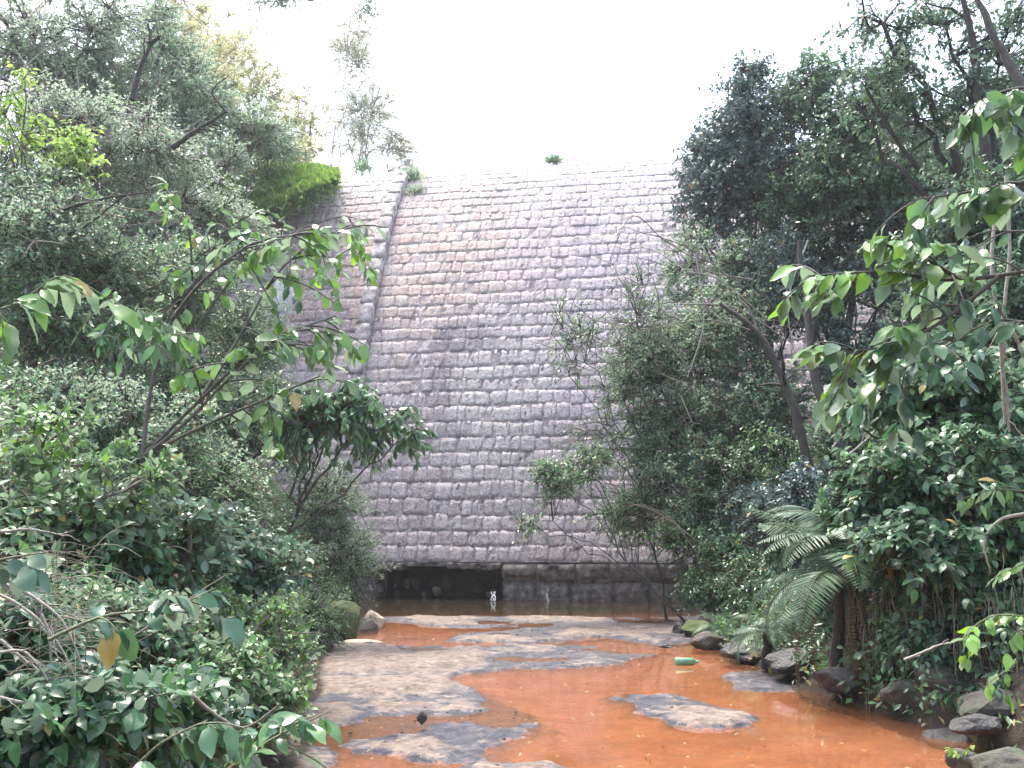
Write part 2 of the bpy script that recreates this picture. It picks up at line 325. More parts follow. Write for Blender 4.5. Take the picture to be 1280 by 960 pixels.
def ground_mat():
    m, nt, o = newmat('river_bed'); L = nt.links; pos = worldpos(nt)
    a = N(nt, 'ShaderNodeAttribute'); a.attribute_name = 'mask'; sp = N(nt, 'ShaderNodeSeparateColor'); L.new(a.outputs['Color'], sp.inputs[0])
    n1 = noise(nt, 2.5, 6, pos); n2 = noise(nt, 17, 6, pos, .7); n3 = noise(nt, 60, 3, pos); n4 = noise(nt, 6, 6, pos, .75)
    rock = ramp(nt, mth(nt, 'ADD', mth(nt, 'MULTIPLY', n4, .6), mth(nt, 'MULTIPLY', n2, .4)), [(.38, (.012, .012, .018)), (.46, (.03, .032, .046)), (.52, (.06, .06, .075)), (.57, (.10, .085, .08)), (.66, (.19, .145, .12))])
    dryc = ramp(nt, mth(nt, 'ADD', mth(nt, 'MULTIPLY', n4, .5), mth(nt, 'MULTIPLY', n2, .5)), [(.36, (.05, .042, .04)), (.44, (.13, .10, .085)), (.52, (.20, .155, .13)), (.64, (.31, .26, .215))])
    org = ramp(nt, mth(nt, 'ADD', mth(nt, 'MULTIPLY', n1, .75), mth(nt, 'MULTIPLY', n2, .25)), [(.3, (.17, .075, .04)), (.5, (.32, .14, .07)), (.7, (.44, .23, .13))])
    soil = ramp(nt, n2, [(.3, (.016, .013, .010)), (.55, (.042, .033, .023)), (.75, (.085, .065, .045))])
    br = ramp(nt, n1, [(.3, (.05, .04, .028)), (.6, (.16, .10, .06)), (.8, (.26, .14, .08))])
    lowz = N(nt, 'ShaderNodeSeparateXYZ'); L.new(pos, lowz.inputs[0])
    edge = mth(nt, 'ADD', mth(nt, 'MULTIPLY', mth(nt, 'SUBTRACT', n4, .5), 2.6), mth(nt, 'MULTIPLY', mth(nt, 'SUBTRACT', n2, .5), .9))
    dm = ramp_fac(nt, mth(nt, 'ADD', mth(nt, 'MULTIPLY', lowz.outputs[2], 22), mth(nt, 'ADD', mth(nt, 'MULTIPLY', sp.outputs[0], .35), mth(nt, 'MULTIPLY', edge, .55))), .38, .85)
    om = ramp_fac(nt, mth(nt, 'ADD', mth(nt, 'ADD', sp.outputs[1], edge), mth(nt, 'MULTIPLY', lowz.outputs[2], -14)), .1, .95)
    c = mixc(nt, .0, rock, rock)
    low = N(nt, 'ShaderNodeSeparateXYZ'); L.new(pos, low.inputs[0])
    uw = ramp_fac(nt, low.outputs[2], .0, -.03)
    c = mixc(nt, uw, rock, br)
    c = mixc(nt, om, c, org); c = mixc(nt, dm, c, dryc)
    sm = ramp_fac(nt, mth(nt, 'ADD', sp.outputs[2], mth(nt, 'MULTIPLY', edge, .5)), .3, .7)
    c = mixc(nt, sm, c, soil)
    p = N(nt, 'ShaderNodeBsdfPrincipled'); L.new(c, p.inputs['Base Color']); p.inputs['Specular IOR Level'].default_value = .35
    rg = mth(nt, 'MAXIMUM', mth(nt, 'MAXIMUM', dm, sm), mth(nt, 'MULTIPLY_ADD', n4, 1.0, -.05)); L.new(rg, p.inputs['Roughness'])
    L.new(bump(nt, mth(nt, 'ADD', mth(nt, 'MULTIPLY', n4, 1.6), mth(nt, 'ADD', n2, mth(nt, 'MULTIPLY', n3, .35))), .8, .035), p.inputs['Normal'])
    L.new(p.outputs[0], o.inputs['Surface']); return m
gm = mesh_np('ground', np.stack([GX, GY, Zf], -1).reshape(-1, 3), [np.stack([ii, ii + 1, ii + nx + 1, ii + nx], 1)], [ground_mat()], True, {'mask': ('FLOAT_COLOR', colr.reshape(-1, 4))})
g = link('ground', gm); g['kind'] = 'structure'
def ground_z(x, y):   # height of the built sheet
    return float(ground(x, y))
def water_mat():
    m, nt, o = newmat('water'); L = nt.links; pos = worldpos(nt)
    mp = N(nt, 'ShaderNodeMapping'); mp.inputs['Scale'].default_value = (1, .55, 1); L.new(pos, mp.inputs[0])
    n1 = noise(nt, 3.0, 3, mp.outputs[0]); n2 = noise(nt, 14, 3, mp.outputs[0])
    nb = bump(nt, mth(nt, 'ADD', n1, mth(nt, 'MULTIPLY', n2, .25)), .2, .02)
    gl = N(nt, 'ShaderNodeBsdfGlossy', Roughness=.03); L.new(nb, gl.inputs['Normal'])
    sc = noise(nt, 1.2, 5, mp.outputs[0]); sd_ = ramp_fac(nt, sc, .4, .7)
    df = N(nt, 'ShaderNodeBsdfDiffuse'); spy = N(nt, 'ShaderNodeSeparateXYZ'); L.new(pos, spy.inputs[0])
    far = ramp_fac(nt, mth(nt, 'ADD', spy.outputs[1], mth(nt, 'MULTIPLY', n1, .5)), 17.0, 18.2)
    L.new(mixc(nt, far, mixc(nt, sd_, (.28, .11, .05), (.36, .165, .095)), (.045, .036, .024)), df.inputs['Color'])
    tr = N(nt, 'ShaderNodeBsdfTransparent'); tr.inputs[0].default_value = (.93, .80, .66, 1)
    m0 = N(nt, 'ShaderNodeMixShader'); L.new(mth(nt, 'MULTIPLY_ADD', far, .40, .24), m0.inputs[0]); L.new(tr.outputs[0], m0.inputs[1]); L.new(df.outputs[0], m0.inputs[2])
    fr = N(nt, 'ShaderNodeFresnel', IOR=1.33); L.new(nb, fr.inputs['Normal'])
    mx = N(nt, 'ShaderNodeMixShader'); L.new(fr.outputs[0], mx.inputs[0]); L.new(m0.outputs[0], mx.inputs[1]); L.new(gl.outputs[0], mx.inputs[2])
    L.new(mx.outputs[0], o.inputs['Surface']); return m
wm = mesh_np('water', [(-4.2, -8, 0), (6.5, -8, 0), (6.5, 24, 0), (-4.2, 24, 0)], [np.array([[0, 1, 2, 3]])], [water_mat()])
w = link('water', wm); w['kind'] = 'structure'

# ------------------------------------------------------------------ dam
YAW = R(9.5); OX, OY = 0.0, 21.6
WX = np.array([math.cos(YAW), -math.sin(YAW), 0]); BX = np.array([math.sin(YAW), math.cos(YAW), 0]); ZX = np.array([0, 0, 1.])
_s = np.arange(0, 13.6, .02); _a = np.radians(np.interp(_s, [0, 3, 6, 8, 10, 11.5, 12.6, 13.3], [74, 72, 67, 62, 56, 46, 32, 8]))
_bk = np.concatenate([[0], np.cumsum(.02 * np.cos(_a))[:-1]]); _zz = .8 + np.concatenate([[0], np.cumsum(.02 * np.sin(_a))[:-1]])
def surf(t, s, h=0):
    t, s, h = np.broadcast_arrays(np.asarray(t, float), np.asarray(s, float), np.asarray(h, float))
    bk, z, a = np.interp(s, _s, _bk), np.interp(s, _s, _zz), np.interp(s, _s, _a)
    return np.array([OX, OY, 0]) + t[..., None] * WX + (bk - h * np.sin(a))[..., None] * BX + (z + h * np.cos(a))[..., None] * ZX
def box_pt(t, bk, z): return np.array([OX, OY, 0]) + t * WX + bk * BX + z * ZX
def stone(t0, t1, s0, s1, rg, h=.0, depth=.16, nt_=5, ns=4, rough=.006, f=surf):
    """rough-faced block: a bulging split front, four sides"""
    a = np.linspace(0, 1, nt_ + 1); b_ = np.linspace(0, 1, ns + 1); A, B = np.meshgrid(a, b_)
    T = t0 + (t1 - t0) * A; Sg = s0 + (s1 - s0) * B
    edge = (A == 0) | (A == 1) | (B == 0) | (B == 1)
    T = T + rg.normal(0, .009, T.shape); Sg = Sg + rg.normal(0, .009, T.shape)
    tilt = rg.normal(0, .005, 2)
    Hh = h + np.where(edge, 0, .002) + rg.normal(0, rough, T.shape) * np.where(edge, .6, 1) + tilt[0] * (A - .5) + tilt[1] * (B - .5)
    corner = ((A == 0) | (A == 1)) & ((B == 0) | (B == 1)); Hh = Hh - corner * .006
    V = f(T, Sg, Hh).reshape(-1, 3)
    k = nt_ + 1; q = (np.arange(ns)[:, None] * k + np.arange(nt_)[None]).ravel()
    F = np.stack([q, q + 1, q + k + 1, q + k], 1)
    per = list(range(0, k)) + [k * j + nt_ for j in range(1, ns + 1)] + [k * ns + j for j in range(nt_ - 1, -1, -1)] + [k * j for j in range(ns - 1, 0, -1)]
    Vb = f(T, Sg, np.full(T.shape, h - depth)).reshape(-1, 3)[per]
    n0 = len(V); m = len(per); F2 = np.array([[per[(i + 1) % m], per[i], n0 + i, n0 + (i + 1) % m] for i in range(m)])
    return np.concatenate([V, Vb]), np.concatenate([F, F2])
COURSES = []; s = 0.0
cr = np.random.default_rng(5)
while s < 13.15:
    hgt = .372 * (1 + cr.normal(0, .08)); COURSES.append((s, min(s + hgt, 13.3))); s += hgt
def lay(t0, t1, ci, rg):
    out = []; t = t0
    while t < t1 - .12:
        wd = float(np.clip(rg.normal(.295, .07), .16, .5)); e = t + wd
        if e > t1 - .18: e = t1
        out.append((t, e)); t = e
    return out
JOINT = .010
def masonry(root, t0, t1, seed, n_parts, key, mat, part='stone_block'):
    rg = np.random.default_rng(seed); L = []
    for i, (a, b_) in enumerate(COURSES):
        for (p, q) in lay(t0 + rg.uniform(-.02, .02) * 0, t1, i, rg): L.append((key(i, (p + q) / 2), i, p, q))
    L.sort(key=lambda r: r[0])
    acc_v, acc_f, acc_t, n = [], [], [], 0
    for k, (_, i, p, q) in enumerate(L):
        a, b_ = COURSES[i]
        wave = .022 * math.sin(i * 2.1 + (p + q) * .9) + .015 * math.sin(i * .7 + p * 2.7)
        j1 = JOINT * rg.uniform(.15, 1.5)
        if rg.random() < .06: j1 *= 2.2
        V, F = stone(p + j1 * .5, q - j1 * .5, a + j1 * .3 + wave, b_ - j1 * .3 + wave + rg.normal(0, .006), rg, h=rg.normal(0, .0035))
        tone = float(np.clip(rg.normal(.5, .26), 0, 1))
        if k < n_parts:
            me = mesh_np(part, V, [F], [mat], False, {'tone': ('FLOAT', np.full(len(V), tone))}); link(part, me, root)
        else:
            acc_v.append(V); acc_f.append(F + n); acc_t.append(np.full(len(V), tone)); n += len(V)
    if acc_v:
        me = mesh_np('far_masonry', np.concatenate(acc_v), [np.concatenate(acc_f)], [mat], False, {'tone': ('FLOAT', np.concatenate(acc_t))})
        o = link('far_masonry', me, root); o['kind'] = 'stuff'
def prism(profile, t0, t1, name, mat, parent):
    """closed solid: profile [(bk, z)] swept along the wall"""
    n = len(profile); V = [box_pt(t0, b_, z) for b_, z in profile] + [box_pt(t1, b_, z) for b_, z in profile]
    F4 = np.array([[i, (i + 1) % n, n + (i + 1) % n, n + i] for i in range(n)])
    me = bpy.data.meshes.new(name); me.from_pydata([tuple(v) for v in V], [], [tuple(f) for f in F4.tolist()] + [tuple(range(n - 1, -1, -1)), tuple(range(n, 2 * n))]); me.materials.append(mat)
    return link(name, me, parent)
def profile_pts(h, off=0.0):
    r = []
    for s_ in np.linspace(0, 13.3, 40):
        p = surf(0, s_, h); d = p - np.array([OX, OY, 0]); r.append((float(d @ BX) + off, float(d[2])))
    return r
RIB0, RIB1 = -4.22, -3.86
TL, TR = -9.0, 10.2
dam = thing('dam_wall', 'tall curved dam face of rough squared stone blocks in level courses rising from the pool', 'dam wall')
front = profile_pts(-.005)
prism(front + [(front[-1][0] + 1.6, front[-1][1] + .02), (front[-1][0] + 1.6, -1.5), (1.3, -1.5), (1.3, .78)], RIB1, TR, 'core', M['mortar'], dam)
masonry(dam, RIB1, TR, 3, 300, lambda i, t: (0 if -4 < t < 2.6 else 1, i), M['stone'])
wing = thing('wing_wall', 'narrow strip of stone-block dam face left of the sloping stone rib', 'wing wall')
prism(front + [(front[-1][0] + 1.6, front[-1][1] + .02), (front[-1][0] + 1.6, -1.5), (.12, -1.5), (.12, .78)], TL, RIB0, 'core', M['mortar'], wing)
masonry(wing, TL, RIB0, 9, 300, lambda i, t: (0 if t > -8 else 1, -i), M['stone'])
# rib
rib = thing('stone_rib', 'raised sloping rib of grey stones running up the left part of the dam', 'stone rib')
prof = profile_pts(.12); pb = profile_pts(-.4)
prism(prof[:-1] + pb[:-1][::-1], RIB0 + .02, RIB1 - .02, 'core', M['mortar'], rib)
rg = np.random.default_rng(31); s = 0
while s < 12.9:
    e = s + rg.uniform(.38, .62)
    V, F = stone(RIB0 + .005, RIB1 - .005, s + .008, min(e, 13.2) - .008, rg, h=.21 + rg.normal(0, .012), depth=.30, nt_=4, ns=4, rough=.012)
    link('rib_stone', mesh_np('rib_stone', V, [F], [M['coping']]), rib); s = e
for (t, s_, w_2, h_) in ((-4.05, 12.75, .18, .42), (-3.93, 12.5, .12, .34)):
    V, F = stone(t - w_2 / 2, t + w_2 / 2, s_, s_ + .28, rg, h=h_, depth=.5, nt_=2, ns=2, rough=.02)
    link('cap_stone', mesh_np('cap_stone', V, [F], [M['coping']]), rib)
# plinth: two courses of long blocks, broken away on the left where a dark undercut opens
pl = thing('dam_footing', 'low footing of large damp stone blocks at the waterline with a dark undercut', 'footing')
def fsurf(t, s, h=0):
    t, s, h = np.broadcast_arrays(np.asarray(t, float), np.asarray(s, float), np.asarray(h, float))
    return np.array([OX, OY, 0]) + t[..., None] * WX + (-.10 - h)[..., None] * BX + s[..., None] * ZX
C0, C1 = -3.05, -.22
rg = np.random.default_rng(77)
def blocks(t0, t1, z0, z1, wmean, name='footing_block', h0=0., mat=None, joint=.055):
    t = t0
    while t < t1 - .1:
        e = t + max(.3, rg.normal(wmean, .13))
        if e > t1 - .3: e = t1
        j = joint * rg.uniform(.5, 1.3)
        V, F = stone(t + j / 2, e - j / 2, z0 + j / 2, z1 - j / 2 + rg.normal(0, .012), rg, h=h0 + rg.normal(0, .025), depth=.7, nt_=5, ns=3, rough=.035, f=fsurf)
        link(name, mesh_np(name, V, [F], [mat or M['plinth_stone']]), pl); t = e
blocks(C1, TR, -.2, .40, .72)
blocks(C1, TR, .43, .775, .78, h0=.02)
blocks(TL, C0, -.2, .40, .7); blocks(TL, C0, .43, .775, .75)
# lintel stones over the undercut, eroded below
t = C0
while t < C1 - .05:
    e = min(t + rg.uniform(.55, .95), C1)
    if C1 - e < .35: e = C1
    mid = (t + e) / 2; z0 = .60 - .09 * (1 - abs((mid - (C0 + C1) / 2) / 1.42)) * -1 + rg.normal(0, .015)
    V, F = stone(t + .006, e - .006, z0 + .02, .775, rg, h=.01 + rg.normal(0, .02), depth=.8, nt_=8, ns=3, rough=.02, f=fsurf)
    link('lintel_stone', mesh_np('lintel_stone', V, [F], [M['plinth_stone']]), pl); t = e
prism([(.04, -1.2), (1.25, -1.2), (1.25, .77), (.04, .77)], C1 + .03, TR, 'core', M['mortar'], pl)
prism([(.04, -1.2), (1.25, -1.2), (1.25, .77), (.04, .77)], TL, C0 - .03, 'core', M['mortar'], pl)
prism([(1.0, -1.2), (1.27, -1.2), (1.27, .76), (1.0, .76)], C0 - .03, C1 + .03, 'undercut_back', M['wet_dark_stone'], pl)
def rock_mesh(name, r, seed, mat, sub=2, squash=.7, rough=.28):
    import bmesh
    bm = bmesh.new(); bmesh.ops.create_icosphere(bm, subdivisions=sub, radius=1)
    q = np.random.default_rng(seed)
    planes = unit(q.normal(0, 1, (9, 3))); off = q.uniform(.62, .92, 9)
    for v in bm.verts:
        p = np.array(v.co); 
        for n_, d_2 in zip(planes, off):
            k = p @ n_
            if k > d_2: p = p - n_ * (k - d_2)
        p = p * (1 + rough * (vnoise(p[0] * 2 + 9, p[1] * 2 + p[2] * 2 + 9, seed) - .5))
        v.co = Vector(p * np.array([r[0], r[1], r[2]]))
    me = bpy.data.meshes.new(name); bm.to_mesh(me); bm.free(); me.materials.append(mat); return me
for k in range(16):
    t = rg.uniform(C0 + .15, C1 - .15); r_ = rg.uniform(.06, .16)
    o = link('rubble_stone', rock_mesh('rubble_stone', (r_, r_ * .7, r_ * rg.uniform(.8, 1.6)), 100 + k, M['plinth_stone'] if k % 4 == 0 else M['wet_dark_stone']), pl)
    o.location = box_pt(t, rg.uniform(.35, .9), rg.uniform(-.02, .42))
# white water trickles from joints of the footing
def foam_mat():
    m, nt, o = newmat('trickle'); p = N(nt, 'ShaderNodeBsdfPrincipled', Roughness=.15); p.inputs['Base Color'].default_value = (.75, .75, .76, 1)
    n = noise(nt, 30, 3, worldpos(nt)); tr = N(nt, 'ShaderNodeBsdfTransparent'); mx = N(nt, 'ShaderNodeMixShader')
    nt.links.new(ramp_fac(nt, n, .4, .6), mx.inputs[0]); nt.links.new(tr.outputs[0], mx.inputs[1]); nt.links.new(p.outputs[0], mx.inputs[2]); nt.links.new(mx.outputs[0], o.inputs['Surface']); return m
M['foam'] = foam_mat()
for (u, w_2, z1, lab) in ((617, .07, .20, 'thin white trickle of water at the right end of the dark undercut'), (684, .025, .30, 'thin trickle of water from a footing joint right of the undercut'), (787, .022, .34, 'thin trickle of water from the rightmost wet footing joint')):
    p = at(u, 740, 21.4); a = Acc()
    P = np.array([[[p[0] + dx + .012 * math.sin(k * 1.7 + dx * 60), p[1] - .10 - .02 * k, z1 * (1 - k / 5)] for k in range(6)] for dx in (-w_2 * .5, 0, w_2 * .45)])
    a.tube(P, np.full(P.shape[:2], w_2 * .2) * np.linspace(.6, 1.3, 6), 5)
    thing('water_trickle', lab, 'water trickle', None, a.mesh('water_trickle', [M['foam']]))

# ------------------------------------------------------------------ foliage builders
def leaves_geo(pos, d, n, ln, wd, kind='far'):
    d = unit(d); side = unit(np.cross(d, n)); n = np.cross(side, d); L_ = ln[:, None]; Wd = wd[:, None]
    if kind == 'far':
        V = np.stack([pos, pos + d * L_ * .45 + side * Wd * .5 + n * Wd * .14, pos + d * L_ - n * L_ * .08, pos + d * L_ * .45 - side * Wd * .5 + n * Wd * .14], 1)
        b_ = np.arange(len(pos))[:, None] * 4
        return V.reshape(-1, 3), np.concatenate([b_ + np.array([[0, 1, 2]]), b_ + np.array([[0, 2, 3]])])
    st = [(.0, .0, 0), (.22, .42, .03), (.55, .5, .02), (.82, .26, -.06), (1, 0, -.16)]
    V = []; 
    for (x, w_2, h_) in st:
        c = pos + d * L_ * x + n * L_ * h_
        if w_2: V += [c + side * Wd * w_2 + n * Wd * .10, c, c - side * Wd * w_2 + n * Wd * .10]
        else: V.append(c)
    V = np.stack(V, 1); m = V.shape[1]; b_ = np.arange(len(pos))[:, None] * m
    T = np.array([[0, 1, 2], [0, 2, 3], [10, 8, 7], [10, 9, 8]]); Q = np.array([[1, 4, 5, 2], [2, 5, 6, 3], [4, 7, 8, 5], [5, 8, 9, 6]])
    return V.reshape(-1, 3), (b_[:, :, None] + T[None]).reshape(-1, 3), (b_[:, :, None] + Q[None]).reshape(-1, 4)
_leafcache = {}
def single_leaf(shape, mat, k):
    """unit-length leaf mesh, variants share data"""
    key = (shape, mat, k % 6)
    if key in _leafcache: return _leafcache[key]
    q = np.random.default_rng(k % 6 + 40)
    asp = {'ovate': .52, 'round': .66, 'lance': .34}[shape]; bend = q.uniform(.05, .28); fold = q.uniform(.06, .2); twist = q.normal(0, .25)
    xs = np.array([0, .1, .26, .45, .64, .82, .93, 1.0]); ws = {'ovate': [.012, .25, .43, .5, .43, .24, .09, 0], 'round': [.012, .33, .48, .5, .42, .25, .10, 0], 'lance': [.01, .28, .46, .5, .42, .24, .1, 0]}[shape]
    V = []; F = []
    for x, w_2 in zip(xs, ws):
        h_ = -bend * x * x + .02 * math.sin(x * 9 + k); a = twist * x; w3 = w_2 * asp
        for sgn in (-1, 0, 1):
            yy, zz = sgn * w3, abs(sgn) * w3 * fold * 2 + .015 * math.sin(x * 14 + sgn) * abs(sgn)
            yy *= 1 + (.10 * math.sin(x * 23 + k * 2.1 + sgn) if sgn else 0); V.append((yy * math.cos(a) - zz * math.sin(a), x, h_ + zz * math.cos(a) + yy * math.sin(a)))
    for i in range(len(xs) - 1):
        b_ = i * 3; F += [(b_, b_ + 1, b_ + 4, b_ + 3), (b_ + 1, b_ + 2, b_ + 5, b_ + 4)]
    V += [(-.012, -.14, 0), (.012, -.14, 0)]; n = len(V); F.append((n - 2, n - 1, 2, 0))
    me = mesh_np('leaf', V, [np.array(F)], [M[mat]], True); _leafcache[key] = me; return me
def place_leaf(parent, mat, shape, pos, d, nrm, ln, k):
    o = link('leaf', single_leaf(shape, mat, k), parent)
    d = d / np.linalg.norm(d); s_ = np.cross(d, nrm); s_ = s_ / (np.linalg.norm(s_) + 1e-9); nn = np.cross(s_, d)
    m = Matrix(((s_[0], d[0], nn[0], pos[0]), (s_[1], d[1], nn[1], pos[1]), (s_[2], d[2], nn[2], pos[2]), (0, 0, 0, 1)))
    o.matrix_world = m @ Matrix.Scale(float(ln), 4); return o
COUNT = dict(leaves=0, objs=0)
def plant(name, label, cat, base, blobs, leaf='mid_leaf', group=None, leaf_len=.09, aspect=.5, sec=60, tw=7, lp=8, tw_len=.5, droop=.3, trunk_r=.08, limbs=2,
          bark='bark', twig='twig', kind='far', seed=0, parts=0, shape='ovate', up=.25, shell=.6, bare=0, leafpart='crown', lean=0.0, trunkname='trunk', spread=1.0):
    """base (u, Y) or an xyz point; blobs [(u, v, Y, ru, rv, rd)] in the photograph's pixels and metres of depth"""
    rg = np.random.default_rng(seed + 1000)
    C = np.array([at(u, v, Y) for (u, v, Y, ru, rv, rd) in blobs]); Rd = np.array([(ru / FPX * Y, rd, rv / FPX * Y) for (u, v, Y, ru, rv, rd) in blobs])
    if len(base) == 2: bx = (base[0] - 640) / FPX * base[1]; base = np.array([bx, base[1], ground_z(bx, base[1]) - .1])
    base = np.array(base, float)
    vol = (Rd[:, 0] * Rd[:, 2]) ** .9; pr = vol / vol.sum()
    root = thing(name, label, cat, group)
    top = C[np.argmax(C[:, 2])]; fork = base * .45 + C.mean(0) * .55
    A = Acc(); trunk = curve(base, fork, 9, lean, .012, rg); rr = np.linspace(trunk_r * 1.25, trunk_r * .6, 9); rr[0] *= 1.25
    A.tube(trunk[None], rr[None], 8)
    LP = [trunk[4:]]; LR = [rr[4:]]
    for c, r_ in zip(C, Rd):
        for j in range(limbs):
            e = c + rg.normal(0, .45, 3) * r_; st = trunk[rg.integers(4, 9)]
            p = curve(st, e, 9, rg.uniform(-.05, .12), .022, rg); q = np.linspace(trunk_r * .55, trunk_r * .12 + .004, 9)
            A.tube(p[None], q[None], 6); LP.append(p[3:]); LR.append(q[3:])
    LPn = np.concatenate(LP); LRn = np.concatenate(LR)
    # secondary branches
    bi = rg.choice(len(C), sec, p=pr); u_ = unit(rg.normal(0, 1, (sec, 3))); rad = rg.random(sec) ** shell
    Sn = C[bi] + u_ * Rd[bi] * rad[:, None]
    D = ((Sn[:, None] - LPn[None]) ** 2).sum(-1); j = D.argmin(1); P0 = LPn[j]
    t = np.linspace(0, 1, 6)[None, :, None]; ctrl = (P0 + Sn) / 2 + rg.normal(0, .10, (sec, 3)) * np.linalg.norm(Sn - P0, axis=1)[:, None] + np.array([0, 0, .06])
    P = (1 - t) ** 2 * P0[:, None] + 2 * t * (1 - t) * ctrl[:, None] + t * t * Sn[:, None]
    L0 = np.minimum(LRn[j] * .7, .03); A.tube(P, L0[:, None] * np.linspace(1, .3, 6)[None] + .002, 4)
    # twigs
    nt_ = sec * tw; k = np.repeat(np.arange(sec), tw); tt = rg.uniform(.45, 1, nt_); i0 = np.minimum((tt * 5).astype(int), 4); f = (tt * 5 - i0)[:, None]
    T0 = P[k, i0] * (1 - f) + P[k, i0 + 1] * f
    tang = unit(P[k, i0 + 1] - P[k, i0]); out = unit(Sn[k] - C[bi[k]])
    td = unit(tang * .5 + out * .45 + rg.normal(0, .55, (nt_, 3)) * spread + np.array([0, 0, up])); tl = tw_len * rg.uniform(.5, 1.25, nt_)
    q = np.linspace(0, 1, 4)[None, :, None]
    TP = T0[:, None] + td[:, None] * tl[:, None, None] * q - np.array([0, 0, 1.]) * (q ** 2) * (droop * tl)[:, None, None] * .6
    A.tube(TP, np.linspace(.0045, .0015, 4)[None] * np.ones((nt_, 1)) * (1 + .05 * base[1]), 3)
    if bare:
        kb = rg.integers(0, sec, bare); b0 = P[kb, 3]; bd = unit(rg.normal(0, 1, (bare, 3)) + unit(Sn[kb] - C[bi[kb]]) * .8); bl = rg.uniform(.5, 1.5, bare)
        q5 = np.linspace(0, 1, 5)[None, :, None]
        BP = b0[:, None] + bd[:, None] * bl[:, None, None] * q5 + np.cumsum(rg.normal(0, .06, (bare, 5, 3)), axis=1) * bl[:, None, None] * (q5 > 0)
        BA = Acc(); BA.tube(BP, np.linspace(.011, .003, 5)[None] * np.ones((bare, 1)), 4)
        link('bare_twigs', BA.mesh('bare_twigs', [M[twig]]), root)['kind'] = 'stuff'
    link(trunkname, A.mesh(trunkname, [M[bark]]), root)
    n = nt_ * lp; kk = np.repeat(np.arange(nt_), lp); s_ = rg.uniform(.15, 1, n)[:, None]
    pos = T0[kk] + td[kk] * tl[kk][:, None] * s_ - np.array([0, 0, 1.]) * (s_ ** 2) * (droop * tl[kk])[:, None] * .6
    side = unit(np.cross(td[kk], rg.normal(0, 1, (n, 3))))
    ld = unit(td[kk] * .45 + side * .75 + rg.normal(0, .2, (n, 3)) - np.array([0, 0, droop]))
    nr = unit(np.array([0, 0, 1.]) + rg.normal(0, .55, (n, 3)))
    ln = leaf_len * rg.uniform(.6, 1.25, n)
    keep = ground(pos[:, 0], pos[:, 1]) - .05 < pos[:, 2]
    keep &= pos[:, 1] > 2.0
    dm = (pos - np.array([OX, OY, 0])); tt_, bb_, zz_ = dm @ WX, dm @ BX, pos[:, 2]
    keep &= ~((bb_ > np.interp(zz_, _zz, _bk) - .05) & (bb_ < 9) & (zz_ < 12.3) & (tt_ > TL) & (tt_ < TR))
    pos, ld, nr, ln = pos[keep], ld[keep], nr[keep], ln[keep]
    if parts:
        sc = ln / np.linalg.norm(pos - np.array([0, 0, CAM_H]), axis=1) ** 2.5
        vx = pos[:, 0] / pos[:, 1] * FPX; sc = np.where(np.abs(vx) > 660, 0, sc)
        o_ = np.argsort(-sc); pick = o_[:parts]; rest = o_[parts:]
        for z_, i in enumerate(pick): place_leaf(root, leaf, shape, pos[i], ld[i], nr[i], ln[i], z_)
        COUNT['objs'] += len(pick); pos, ld, nr, ln = pos[rest], ld[rest], nr[rest], ln[rest]
    G = leaves_geo(pos, ld, nr, ln, ln * aspect, kind)
    V, Fs = G[0], list(G[1:])
    o = link(leafpart, mesh_np(leafpart, V, Fs, [M[leaf]], kind != 'far'), root); 
    if leafpart in ('foliage', 'leaves'): o['kind'] = 'stuff'
    COUNT['leaves'] += len(pos)
    return root
def spray(name, label, cat, stems, leaf, shape='ovate', leaf_len=.14, n=60, group=None, stem_r=.008, stemmat='green_stem', seed=0, droop=.9, nspread=.5, start=.25, pair=True, side_tw=0, tw_len=.35, cluster=0):
    """a branch whose every leaf is its own part; stems: list of pixel polylines [(u, v, Y), ...]"""
    rg = np.random.default_rng(seed + 5000); root = thing(name, label, cat, group); A = Acc(); paths = []
    for st in stems:
        p = smooth_path([at(*q) for q in st], 14); paths.append(p); A.tube(p[None], np.linspace(stem_r, stem_r * .3, 14)[None], 6)
    tws = []
    for _ in range(side_tw):
        p = paths[rg.integers(len(paths))]; i = rg.integers(int(14 * start), 13); d = unit(unit(p[i + 1] - p[i]) * .6 + rg.normal(0, .6, 3) + [0, 0, .1]); L_ = tw_len * rg.uniform(.5, 1.2)
        q = np.linspace(0, 1, 6)[:, None]; tp = p[i] + d * L_ * q - np.array([0, 0, .35 * L_]) * q ** 2; tws.append(tp)
        A.tube(tp[None], np.linspace(stem_r * .5, stem_r * .2, 6)[None], 4)
    link('stem', A.mesh('stem', [M[stemmat]]), root)
    allp = [(p, start) for p in paths] + [(p, .15) for p in tws]
    lens = np.array([np.linalg.norm(p[-1] - p[0]) * (1 - s_) for p, s_ in allp]); pr = lens / lens.sum()
    for k in range(n):
        p, s_ = allp[rg.choice(len(allp), p=pr)]; m = len(p)
        x = (s_ + (1 - s_) * rg.random() ** .8) * (m - 1.001); i = int(x); b_ = p[i] * (1 - x + i) + p[i + 1] * (x - i); t = unit(p[i + 1] - p[i])
        if cluster and rg.random() < cluster: b_ = p[-1] - t * rg.uniform(0, .05); 
        sd_ = unit(np.cross(t, [0, 0, 1])) * rg.choice([-1, 1])
        d = unit(t * .5 + sd_ * rg.uniform(.4, 1) + rg.normal(0, .25, 3) - np.array([0, 0, droop * rg.uniform(.3, 1.2)]))
        nr = unit(np.array([0, 0, 1.]) + rg.normal(0, nspread, 3) - np.array([0, .4, 0])); L_ = leaf_len * rg.uniform(.55, 1.15)
        place_leaf(root, leaf, shape, b_ + d * L_ * .12, d, nr, L_, k)
    COUNT['objs'] += n
    return root
